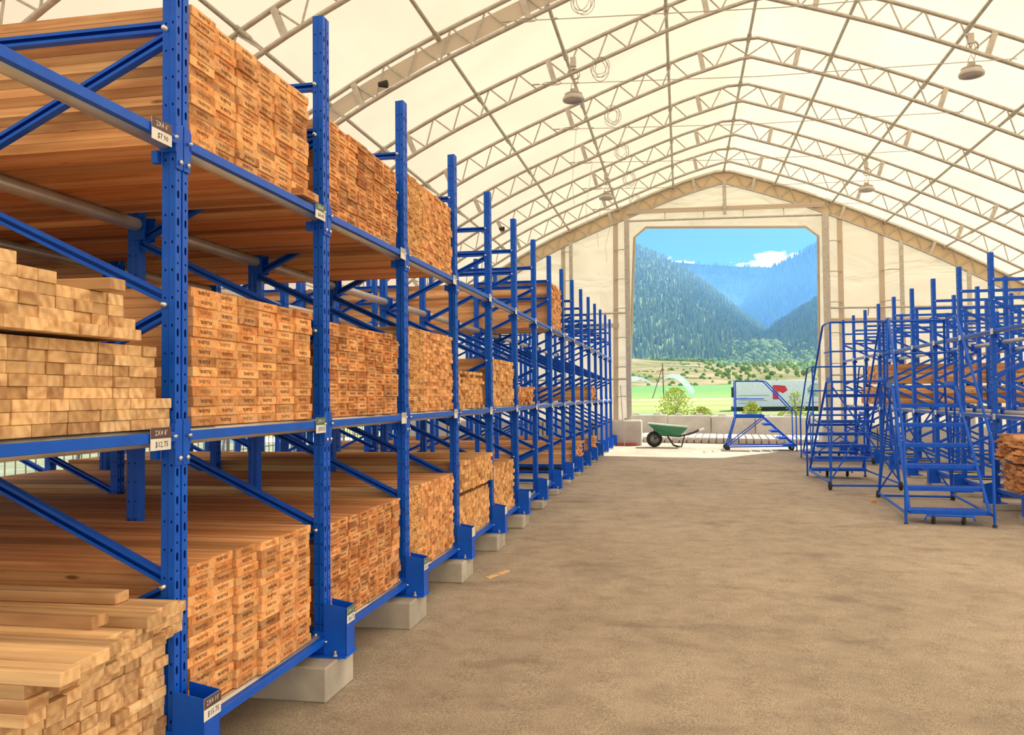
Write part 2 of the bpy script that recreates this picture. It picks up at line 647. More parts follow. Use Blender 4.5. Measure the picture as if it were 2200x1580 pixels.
# ------------------------------------------------------------------ setting: floor, roof skin, gable
def build_setting():
    b = MB()
    xs = [-9 + .5 * i for i in range(42)]
    ys = [-14 + .5 * i for i in range(83)]
    for y0, y1 in zip(ys, ys[1:]):
        for x0, x1 in zip(xs, xs[1:]):
            b.face([(x0, y0, ground(x0, y0)), (x1, y0, ground(x1, y0)), (x1, y1, ground(x1, y1)), (x0, y1, ground(x0, y1))])
    tag(b.build('floor', M_floor), kind='structure')
    b = MB()
    b.smooth = True
    n = 70
    pr = [arc(ALEN * i / n, -.05) for i in range(n + 1)]
    RY = TRY[:-1] + [23.25]
    for y0, y1 in zip(RY, RY[1:]):
        for (x0, z0), (x1, z1) in zip(pr, pr[1:]):
            if z0 < 2.4 and z1 < 2.4 :
                continue
            b.face([(x0, y0, z0), (x0, y1, z0), (x1, y1, z1), (x1, y0, z1)])
    tag(b.build('ceiling', M_roof), kind='structure')
    # side skirts (membrane walls) above the open lower strip
    for nm, x in (('wall_left', -8.36), ('wall_right', 11.1)):
        b = MB()
        for y0, y1 in zip(TRY, TRY[1:]):
            b.face([(x, y0, 1.55), (x, y1, 1.55), (x, y1, 2.6), (x, y0, 2.6)])
        tag(b.build(nm, M_wallf), kind='structure')
    # rear membrane wall behind the camera
    b = MB()
    for (x0, z0), (x1, z1) in zip(pr, pr[1:]):
        if x1 - x0 > .01:
            b.face([(x0, -13.5, 0), (x1, -13.5, 0), (x1, -13.5, z1), (x0, -13.5, z0)])
    tag(b.build('wall_back', M_wallf), kind='structure')
    # gable wall with the door opening
    YG = 23.06
    b = MB()
    dl0, dl1, dr0, dr1 = -1.42, -1.16, 3.44, 3.50       # opening edges at sill / head
    ztl, ztr = 5.90, 5.72
    xs = sorted(set([round(-8.3 + .4 * i, 3) for i in range(49)]))

    def colm(x0, x1, za, zb):
        zt0, zt1 = arc_z(x0) + .04, arc_z(x1) + .04
        b.face([(x0, YG, za), (x1, YG, zb), (x1, YG, zt1), (x0, YG, zt0)])
    for x0, x1 in zip(xs, xs[1:]):
        if x1 <= dl0:
            colm(x0, x1, ground(x0, 22.8) + .655, ground(x1, 22.8) + .655)
        elif x0 >= dr1:
            colm(x0, x1, ground(x0, 22.8) + .595, ground(x1, 22.8) + .595)
    lx = max(x for x in xs if x <= dl0)
    rx = min(x for x in xs if x >= dr1)
    b.face([(lx, YG, .84), (dl0, YG, .84), (dl1, YG, ztl - .25), (dl1, YG, arc_z(dl1)), (lx, YG, arc_z(lx))])
    b.face([(dr0, YG, .71), (rx, YG, .71), (rx, YG, arc_z(rx)), (dr1, YG, arc_z(dr1)), (dr1, YG, ztr - .25)])
    hx = [dl1, dl1 + .3] + [round(-.6 + .4 * i, 2) for i in range(10)] + [dr1 - .3, dr1]

    def head(x):
        if x < dl1 + .3:
            return ztl - .25 + .25 * (x - dl1) / .3
        if x > dr1 - .3:
            return ztr - .25 * (x - (dr1 - .3)) / .3
        return ztl + (ztr - ztl) * (x - dl1) / (dr1 - dl1)
    for x0, x1 in zip(hx, hx[1:]):
        b.face([(x0, YG, head(x0)), (x1, YG, head(x1)), (x1, YG, arc_z(x1) + .04), (x0, YG, arc_z(x0) + .04)])
    tag(b.build('wall_far', M_wallf), kind='structure')
    # hem around the opening
    b = MB()
    b.tube([(dl0, YG, .2), (dl1, YG, ztl - .25), (dl1 + .3, YG, ztl), (dr1 - .3, YG, ztr), (dr1, YG, ztr - .25), (dr0, YG, .2)], .035, 6)
    tag(b.build('trim_1', M_wallf), kind='structure')
    # tan webbing behind the end truss
    b = MB()
    n = 60
    for i in range(n):
        s0, s1 = ALEN * i / n, ALEN * (i + 1) / n
        a, c, d, e = arc(s0, .0), arc(s1, .0), arc(s1, .38), arc(s0, .38)
        if a[1] > 2.3:
            b.face([(a[0], 23.03, a[1]), (c[0], 23.03, c[1]), (d[0], 23.03, d[1]), (e[0], 23.03, e[1])])
    tag(b.build('trim_2', M_sleeve), kind='structure')


build_setting()


# ------------------------------------------------------------------ trusses, purlins, cables
def build_trusses():
    n = 64
    step = .62
    cnt = len(TRY)
    names = {12: 'carrying the tan webbing at the far gable'}
    for ti, y in enumerate(TRY):
        if y < 3:
            continue
        k = cnt - 1 - ti
        lab = 'arched steel tube roof truss at the far gable with tan webbing behind' if k == 0 else f'arched galvanized tube roof truss, {ORD[k]} one in front of the far gable'
        t = tag(empty('roof_truss', (APX, y, 0)), lab, 'truss', 'arched roof trusses')
        for nm, off in (('top_chord', .03), ('bottom_chord', .36)):
            b = MB()
            b.tube([(arc(ALEN * i / n, off)[0] - APX, 0, arc(ALEN * i / n, off)[1]) for i in range(n + 1)], .029, 7)
            b.build(nm, M_galv, t)
        # web struts fan out from the ridge
        for sgn in (-1, 1):
            L = SRIDGE if sgn < 0 else ALEN - SRIDGE
            a = 0.0
            j = 0
            pts = [(0, .36)]
            while a < L - 1.2:
                j += 1
                a += ((.17 if j % 2 else .30) if j > 1 else .36)
                pts.append((a, .03 if j % 2 else .36))
            for q, (p0, p1) in enumerate(zip(pts, pts[1:])):
                z = arc(SRIDGE + sgn * p0[0])[1]
                if z < 3.3:
                    break
                A, B = arc(SRIDGE + sgn * p0[0], p0[1]), arc(SRIDGE + sgn * p1[0] * 1.0, p1[1])
                b = MB()
                wide = q % 10 == 3
                if wide:
                    B = arc(SRIDGE + sgn * (p0[0] + .03), p1[1])
                if wide:
                    b.bar((A[0] - APX, 0, A[1]), (B[0] - APX, 0, B[1]), .075, .05, (0, 1, 0))
                else:
                    b.tube([(A[0] - APX, 0, A[1]), (B[0] - APX, 0, B[1])], .0125, 5, False)
                b.build('web_strut', M_galv, t)
    # purlins
    for x, nm in ((1.18, 'at the ridge'), (-.15, 'first from the ridge above the left rack'), (-1.6, 'second from the ridge above the left rack'), (-2.9, 'third from the ridge above the left rack'),
                  (-4.35, 'fourth from the ridge above the left rack'), (2.47, 'first from the ridge towards the ladders'), (3.86, 'second from the ridge towards the ladders'), (5.12, 'third from the ridge towards the ladders'),
                  (6.5, 'fourth from the ridge towards the ladders'), (7.9, 'fifth from the ridge towards the ladders')):
        px, pz = arc(s_at(x), .07)
        b = MB()
        b.tube([(px, 3.6, pz), (px, 23.0, pz)], .026, 7)
        for y in TRY:
            if y > 3:
                b.tube([(px, y - .14, pz), (px, y + .14, pz)], .038, 7)
        o = b.build('roof_purlin', M_galv)
        tag(o, f'long grey tube purlin under the membrane, {nm}', 'purlin', 'roof purlins')
    b = MB()
    b.smooth = True
    yy = 10.13
    for i in range(30):
        s0, s1 = SRIDGE - 6.6 + .2 * i, SRIDGE - 6.6 + .2 * (i + 1)
        a, c, d, e = arc(s0, .09), arc(s1, .09), arc(s1, .30), arc(s0, .30)
        b.face([(a[0], yy, a[1]), (c[0], yy, c[1]), (d[0], yy + .02 * math.sin(i + 1), d[1]), (e[0], yy + .02 * math.sin(i), e[1])])
    tag(b.build('fabric_strip', M_wallf), 'cream fabric strip hanging along a truss high above the left rack', 'fabric')
    # tie cables with turnbuckles and coils of spare wire
    for i, y in enumerate([10.1, 12.25, 14.4, 16.55, 18.7, 20.85]):
        pos = ['farthest', 'fifth', 'fourth', 'third', 'second', 'nearest'][::-1][i]
        t = tag(empty('tie_cable', (-2.02, y - .07, 5.96)), f'thin steel tie cable with turnbuckle and wire coil, {pos} of six under the roof' if i in (0, 5) else f'thin steel tie cable with turnbuckle and wire coil, {pos} from the camera', 'cable', 'roof tie cables')
        b = MB()
        b.tube([(0, 0, 0), (3.2, 0, -.14), (6.39, 0, -.17)], .006, 5, False)
        b.build('wire', M_galv, t)
        b = MB()
        b.tube([(.12, 0, .0), (.16, 0, .018), (.36, 0, .016), (.4, 0, -.01)], .006, 5)
        b.tube([(.12, 0, .0), (.16, 0, -.026), (.36, 0, -.03), (.4, 0, -.01)], .006, 5)
        b.lathe([(0, -.06), (.012, -.05), (.012, .05), (0, .06)], (.02, 0, 0), 'x', 8)
        b.lathe([(0, -.03), (.014, -.02), (.014, .02), (0, .03)], (.62, 0, -.02), 'x', 8)
        b.build('turnbuckle', M_galv, t)
        for q, (r, n_) in enumerate(((.17, 4), )):
            b = MB()
            pts = []
            for k in range(16 * n_ + 1):
                a = 2 * PI * k / 16
                rr = r * (.8 + .25 * math.sin(k * .29 + y))
                pts.append((1.02 + .08 * math.sin(y * 3) + rr * math.cos(a) * .8, .03 * math.sin(k * .5), .16 + rr * math.sin(a)))
            b.tube(pts, .005, 4, False)
            b.build('wire_coil', M_galv, t)
        if y > 14:
            b = MB()
            b.tube([(.25 + .05 * i, 0, -.02), (.27, .02, -.9), (.3, 0, -1.3)], .004, 4, False)
            b.build('loose_wire', M_galv, t)


build_trusses()


def build_gable_frame():
    YF = 22.92
    g = lambda x: ground(x, YF)

    def post(nm, x, z0, z1, r, lab, x1=None):
        b = MB()
        b.bar((x, YF, z0), (x if x1 is None else x1, YF, z1), r, r * 1.3, (1, 0, 0))
        o = b.build(nm, M_galv)
        tag(o, kind='structure')
        return o
    zb = lambda x: arc_z(x) - .38
    lst = [('door_1_jamb', -1.36, .80, zb(-1.36), .10), ('door_1_jamb', 3.66, .62, zb(3.66), .12),
           ('trim_3', -2.86, .7, zb(-2.86), .07), ('trim_4', 5.45, .6, zb(5.45), .07), ('trim_5', APX, 6.12, zb(APX) + .05, .07),
           ('trim_6', 7.0, .6, zb(7.0), .07), ('trim_7', -4.5, .7, zb(-4.5), .07)]
    for nm, x, z0, z1, r in lst:
        if nm == 'door_1_jamb':
            o = post('trim_8' if x < 0 else 'trim_9', x, z0, z1, r, '')
        else:
            post(nm, x, z0, z1, r, '')
    rails = [((-1.36, 6.06), (3.66, 5.98), .055, 'trim_10'), ((-8, 3.60), (-1.36, 3.62), .05, 'trim_11'), ((3.66, 3.60), (10.6, 3.50), .05, 'trim_12'),
             ((-8, 1.85), (-1.36, 1.87), .05, 'trim_13'), ((3.66, 1.9), (10.6, 1.85), .05, 'trim_14')]
    for (x0, z0), (x1, z1), r, nm in rails:
        b = MB()
        b.tube([(x0, YF - .02, z0), (x1, YF - .02, z1)], r / 2, 8)
        n = int(abs(x1 - x0) / .95)
        for i in range(1, n):
            t = i / n
            x, z = x0 + (x1 - x0) * t, z0 + (z1 - z0) * t
            b.bar((x, YF, z), (x, YF + .1, z + (.24 if nm == 'trim_10' else -.2)), .025)
        tag(b.build(nm, M_galv), kind='structure')
    # fabric pocket bands beside the frame
    for i, (x0, z0, x1, z1, w) in enumerate([(-1.36, 6.32, 3.66, 6.26, .12), (4.02, .6, 4.02, zb(4.02), .13), (-1.72, .7, -1.66, zb(-1.66), .13), (-3.1, .7, -3.08, zb(-3.1), .11), (5.0, .6, 5.0, zb(5.0), .13), (3.66, 3.28, 10.6, 3.2, .12), (-8, 3.3, -1.6, 3.3, .12)]):
        b = MB()
        yb = YF + (.055 if abs(x1 - x0) > 1 else .10)
        b.bar((x0, yb, z0), (x1, yb, z1), w, .03, (0, 1, 0))
        tag(b.build(f'trim_{15 + i}', M_band), kind='structure')
    # short ties between frame posts and bands
    for i, (xa, xb) in enumerate([(-1.36, -1.68), (3.66, 4.02), (5.45, 5.0), (-2.86, -3.1)]):
        b = MB()
        z = 1.4
        while z < zb(xa) - .2:
            b.tube([(xa, YF, z), ((xa + xb) / 2, YF - .02, z + .015), (xb, YF + .05, z)], .013, 5)
            b.lathe([(0, -.02), (.025, -.015), (.025, .015), (0, .02)], (xb, YF + .03, z), 'y', 8)
            z += .78
        tag(b.build(f'trim_{30 + i}', M_galv), kind='structure')


build_gable_frame()


# ------------------------------------------------------------------ racks
PW, PD = .08, .058          # post width (along aisle) and depth


def post_mesh(H):
    b = MB()
    w, d = PW / 2, PD / 2
    g = .005
    for s in (-1, 1):
        o = (d, -w, 0) if s < 0 else (d, g, 0)
        b.holes(o, (0, 1, 0), (0, 0, 1), w - g, H, .05, .0125, .034, .001 * s, True)
    b.face([(d, -g, 0), (d - .014, -g, 0), (d - .014, -g, H), (d, -g, H)])
    b.face([(d, g, 0), (d, g, H), (d - .014, g, H), (d - .014, g, 0)])
    b.face([(d - .014, -g, 0), (d - .014, g, 0), (d - .014, g, H), (d - .014, -g, H)])
    for s in (-1, 1):       # side faces: bolt holes in two files, with a stiffening fold
        o = Vector((d, s * w, 0))
        u = Vector((-1, 0, 0))
        b.holes(o, u, (0, 0, 1), PD * .42, H, .1, .006, .012)
        o2 = o + u * PD * .42
        b.face([o2, o2 + Vector((-.006, -s * .007, 0)), o2 + Vector((-.006, -s * .007, H)), o2 + Vector((0, 0, H))])
        o3 = o2 + Vector((-.006, -s * .007, 0))
        b.holes(o3, u, (0, 0, 1), PD * .58 - .006, H, .1, .006, .010)
    b.face([(-d, -w + .007, 0), (-d, w - .007, 0), (-d, w - .007, H), (-d, -w + .007, H)])
    b.face([(-d, -w + .007, H), (d, -w, H), (d, w, H), (-d, w - .007, H)])
    return b


def make_frame(H, depth, guard, sc=1.0):
    """upright frame, front (aisle) post at local x=0, rear post at x=-depth"""
    t = empty('rack_upright', (0, 0, 0))
    pm = post_mesh(H)
    f = pm.build('front_post', M_blue, t)
    r = f.copy()
    COL.objects.link(r)
    r.name = 'rear_post'
    r.parent = t
    r.location = (-depth, 0, 0)
    r.scale = (-1, 1, 1)

    def brace(x0, z0, x1, z1):
        b = MB()
        A, B = Vector((x0, 0, z0)), Vector((x1, 0, z1))
        dd = (B - A).normalized()
        nn = Vector((-dd.z, 0, dd.x))
        w, h = .019, .015           # channel section
        for off, ww, hh in ((0, .003, 2 * w), ):
            b.bar(A + Vector((0, h, 0)), B + Vector((0, h, 0)), .003, 2 * w, nn)
        for s in (-1, 1):
            b.bar(A + nn * w * s, B + nn * w * s, 2 * h, .003, nn)
        b.bar(A + Vector((0, -h, 0)) + nn * w * .7, B + Vector((0, -h, 0)) + nn * w * .7, .003, .012, nn)
        b.bar(A + Vector((0, -h, 0)) - nn * w * .7, B + Vector((0, -h, 0)) - nn * w * .7, .003, .012, nn)
        b.build('brace', M_blue, t)
    zf = [z for z in (2.65, 1.63, .62) if z < H]
    x0, x1 = -PD / 2 + .004, -depth + PD / 2 - .004
    brace(x0, 2.89, x1, 2.89)
    brace(x0, 2.65, x1, 2.65)
    brace(x0, 2.61, x1, 2.14)
    brace(x1, 2.12, x0, 1.65)
    brace(x0, 1.60, x1, 1.13)
    brace(x1, 1.11, x0, .64)
    brace(x0, .60, x1, .14)
    brace(x0, .10, x1, .10)
    b = MB()
    for z in (2.89, 2.63, 1.625, .62, .1):
        b.lathe([(.0, -PW / 2 - .014), (.0085, -PW / 2 - .014), (.0085, PW / 2 + .008), (0, PW / 2 + .008)], (-.014, 0, z), 'y', 8)
    b.build('cross_bolt', M_bolt, t)
    b = MB()
    b.bbox(-.10, .16, -.085, .075, 0, .008, .002)
    b.build('base_plate', M_blue, t)
    if guard:
        b = MB()        # hollow square guard column with a sloping top
        for (xa, xb, ya, yb) in ((.032, .152, -.055, -.051), (.032, .152, .051, .055), (.148, .152, -.055, .055)):
            za = .262 if xa < .1 else .24
            vs = [(xa, ya, .008), (xb, ya, .008), (xb, yb, .008), (xa, yb, .008), (xa, ya, za), (xb, ya, .24), (xb, yb, .24), (xa, yb, za)]
            b.add(vs, [(0, 3, 2, 1), (4, 5, 6, 7), (0, 1, 5, 4), (1, 2, 6, 5), (2, 3, 7, 6), (3, 0, 4, 7)])
        b.build('post_guard', M_blue, t)
        for x, y in ((.10, -.072), (-.07, -.068)):
            b = MB()
            b.lathe([(.012, .008), (.012, .016), (.007, .016), (.007, .034), (0, .034)], (x, y, 0), 'z', 6)
            b.build('anchor_bolt', M_galv, t)
    return t


def pedestal(x0, x1, y, z0, z1, lab, grp):
    b = MB()
    n = 6
    b.bbox(x0, x1, y - .23, y + .12, z0, z1, .008)
    o = b.build('concrete_sleeper', M_conc)
    return tag(o, lab, 'concrete block', grp)


def make_beam(L, zc, sc=1.0, tube=True):
    """shelf beam: local origin at the top edge of the near end, runs along +y"""
    t = empty('shelf_beam', (0, 0, 0))
    b = MB()
    b.bbox(.034, .040, .042, L - .042, -.034, 0, .0015)
    b.box(.0, .036, .042, L - .042, -.034, -.031)
    b.box(.0, .036, .042, L - .042, -.002, 0)
    b.build('face_rail', M_blue, t)
    b = MB()
    b.lathe([(0, .045), (.031, .045), (.031, L - .045), (0, L - .045)], (-.012, 0, -.02), 'y', 14)
    b.build('roller_tube', M_roll, t)
    for y0, y1, yb in ((.003, .044, .024), (L - .044, L - .003, L - .024)):
        b = MB()
        b.bbox(.030, .036, y0, y1, -.12, .045, .001)
        ys = (.044, .05) if y0 < 1 else (L - .05, L - .044)
        b.box(-.03, .036, ys[0], ys[1], -.06, .03)
        b.box(-.055, -.03, ys[0] - .01, ys[1] + .01, -.10, -.055)
        b.build('end_bracket', M_blue, t)
        b = MB()
        b.lathe([(.0, .036), (.009, .036), (.009, .046), (0, .048)], (0, yb, -.095), 'x', 8)
        b.lathe([(.0, .036), (.006, .036), (.006, .056), (0, .056)], (0, yb + (-.0 if y0 < 1 else -.045), -.015), 'x', 8)
        b.build('bolt', M_bolt, t)
    return t


def make_roller(L):
    t = empty('rear_roller', (0, 0, 0))
    b = MB()
    b.lathe([(0, .05), (.032, .05), (.034, .052), (.034, L - .052), (.032, L - .05), (0, L - .05)], (0, 0, -.03), 'y', 14)
    b.build('roller_tube', M_roll, t)
    for y in (.045, L - .05):
        b = MB()
        b.box(-.045, .045, y, y + .006, -.11, .02)
        b.build('end_plate', M_blue, t)
    return t


ZB = {'top': 2.400, 'middle': 1.335, 'bottom': .255}
PHR = (.945)


def scale_tree(o, k):
    o.scale = (o.scale[0] * k, o.scale[1] * k, o.scale[2] * k)


def build_left():
    H, zb = 3.41 - .165, .165
    fr = make_frame(H, 1.05, True)
    frk = kids(fr)
    fb = make_frame(H, 1.05, False)
    fbk = kids(fb)
    for i in range(16):
        y = Y0 + SP * i
        o = fr if i == 0 else copy_tree(fr, frk)
        o.location = (XL, y, zb)
        tag(o, f'blue perforated rack upright with base guard, {ORD[i + 1]} along the left rack front', 'rack upright', 'left rack front uprights')
        g0 = ground(XL, y) - .004
        pedestal(XL - 1.35, XL + .12, y, g0, zb - .001, f'grey concrete sleeper under the {ORD[i + 1]} upright of the left rack', 'concrete sleepers of the left rack')
    for i in range(1, 16):
        y = Y0 + SP * i
        o = fb if i == 1 else copy_tree(fb, fbk)
        o.location = (-3.9, y, zb)
        tag(o, f'blue rack upright without guard behind the left rack, {ORD[i]} of the rear row', 'rack upright', 'left rack rear uprights')
        pedestal(-5.2, -3.72, y, ground(-4, y) - .004, zb - .001, f'grey concrete sleeper under the {ORD[i]} rear upright behind the left rack', 'rear concrete sleepers')
    # a further row of uprights near the side wall
    for i in range(2, 11, 1):
        y = Y0 + SP * i
        o = copy_tree(fb, fbk)
        o.location = (-5.5, y, zb)
        pedestal(-6.8, -5.32, y, ground(-5.5, y) - .004, zb - .001, f'grey concrete sleeper under the {ORD[i - 1]} upright of the row by the side fence', 'side wall concrete sleepers')
        tag(o, f'blue rack upright by the side wall fence, {ORD[i - 1]} of that row', 'rack upright', 'side wall uprights')
    bm = make_beam(SP, 0)
    bk = kids(bm)
    first = True
    for lv, z in ZB.items():
        for i in range(-1, 15):
            if lv == 'bottom' and i == 9:
                pass
            o = bm if first else copy_tree(bm, bk)
            first = False
            o.location = (XL, Y0 + SP * i, z)
            where = f'between the {ORD[i + 1]} and {ORD[i + 2]} left uprights' if i >= 0 else 'entering the frame before the first left upright'
            tag(o, f'blue {lv} shelf beam {where}', 'shelf beam', f'{lv} shelf beams of the left rack')
    rl = make_roller(SP)
    rk = kids(rl)
    first = True
    for rx, rw in ((-2.82, 'second post line'), (-3.94, 'third post line'), (-4.9, 'fourth post line')):
        for lv, z in ZB.items():
            if lv == 'bottom' or (rx < -4.5):
                continue
            for i in range(-1 if rx > -3 else 0, 15):
                o = rl if first else copy_tree(rl, rk)
                first = False
                o.location = (rx, Y0 + SP * i, z + .008)
                bay = f'bay {["zero", "one", "two", "three", "four", "five", "six", "seven", "eight", "nine", "ten", "eleven", "twelve", "thirteen", "fourteen", "fifteen"][i + 1]}'
                tag(o, f'grey roller tube under the {lv} shelf, {rw} of the left rack, {ORD[i + 2]} bay', 'roller', f'{lv} shelf rollers of the left rack')
    return fr, frk, fb, fbk, bm, bk, rl, rk


LF = build_left()


def build_right():
    fr, frk, fb, fbk, bm, bk, rl, rk = LF
    k = .96
    zb = 3.18 - (3.41 - .165) * k
    for i in range(-1, 9):
        y = YR + SR * i
        o = copy_tree(fr, frk)
        o.location = (XR, y, zb)
        o.rotation_euler = (0, 0, PI)
        o.scale = (k, k, k)
        tag(o, f'blue perforated rack upright with base guard, {ORD[i + 2]} along the right-hand rack front', 'rack upright', 'right rack front uprights')
        pb = MB()
        pb.bbox(XR - .12, XR + 1.3, y - .12, y + .22, ground(XR, y) - .004, zb - .001, .008)
        tag(pb.build('concrete_sleeper', M_conc), f'grey concrete sleeper under the {ORD[i + 2]} upright of the rack behind the ladders', 'concrete block', 'concrete sleepers of the right rack')
        if i >= 0:
            o = copy_tree(fb, fbk)
            o.location = (XR + 1.95, y, zb)
            o.rotation_euler = (0, 0, PI)
            o.scale = (k, k, k)
            tag(o, f'blue rear rack upright behind the ladders, {ORD[i + 1]} of the back row', 'rack upright', 'right rack rear uprights')
            pb = MB()
            pb.bbox(XR + 1.8, XR + 3.2, y - .12, y + .22, ground(XR + 2, y) - .004, zb - .001, .008)
            tag(pb.build('concrete_sleeper', M_conc), f'grey concrete sleeper under the {ORD[i + 1]} rear upright behind the ladders', 'concrete block', 'rear sleepers of the right rack')
    for lv, z in (('top', 2.21), ('middle', 1.157), ('bottom', .25)):
        for i in range(-1, 8):
            o = copy_tree(bm, bk)
            o.location = (XR, YR + SR * (i + 1), z)
            o.rotation_euler = (0, 0, PI)
            o.scale = (k, k * 1.0, k)
            tag(o, f'blue {lv} shelf beam in the {ORD[i + 2]} bay of the rack behind the ladders', 'shelf beam', f'{lv} shelf beams of the right rack')
            if lv != 'bottom':
                for rx, rw in ((XR + .95, 'second post line'), (XR + 2.0, 'third post line')):
                    o = copy_tree(rl, rk)
                    o.location = (rx, YR + SR * i, z + .004)
                    o.scale = (k, k, k)
                    tag(o, f'grey roller tube under the {lv} shelf, {rw} behind the ladders, {ORD[i + 2]} bay', 'roller', f'{lv} shelf rollers of the right rack')
    return zb


ZRB = build_right()


# ------------------------------------------------------------------ text
def text_geo(body, size, bold=False):
    c = bpy.data.curves.new('lettering', 'FONT')
    c.body = body
    c.size = size
    c.resolution_u = 1
    c.align_x = 'CENTER'
    c.align_y = 'CENTER'
    if bold:
        c.offset = size * .035
    o = bpy.data.objects.new('lettering', c)
    COL.objects.link(o)
    dg = bpy.context.evaluated_depsgraph_get()
    dg.update()
    me = bpy.data.meshes.new_from_object(o.evaluated_get(dg))
    vs = [tuple(v.co) for v in me.vertices]
    fs = [tuple(p.vertices) for p in me.polygons]
    bpy.data.objects.remove(o)
    bpy.data.curves.remove(c)
    bpy.data.meshes.remove(me)
    return vs, fs


# ------------------------------------------------------------------ boards
STAMP = text_geo('TRUESTYLE', .019, True)


def board_mesh(name, L, w, t, mat, stamp=None, sc=1.0):
    """a board running from x=0 back to x=-L, end face at x=0, resting on z=0, centred on y"""
    b = MB()
    b.bbox(-L, 0, -w / 2, w / 2, 0, t, .0013)
    if stamp:
        b.cur = 1
        vs, fs = STAMP
        b.add([(.0004, vx * sc, t / 2 + vy * sc) for vx, vy, _ in vs], fs)
    me = b.mesh(name)
    me.materials.append(mat)
    me.materials.append(M_stamp)
    return me


def place(me, name, x, y, z, tilt=0.0):
    o = bpy.data.objects.new(name, me)
    COL.objects.link(o)
    o.location = (x, y, z)
    if tilt:
        o.rotation_euler = (0, 0, tilt)
    return o


T = .0348            # board thickness
PT = .0356           # row pitch
XF = XL + .005       # plane of the board ends


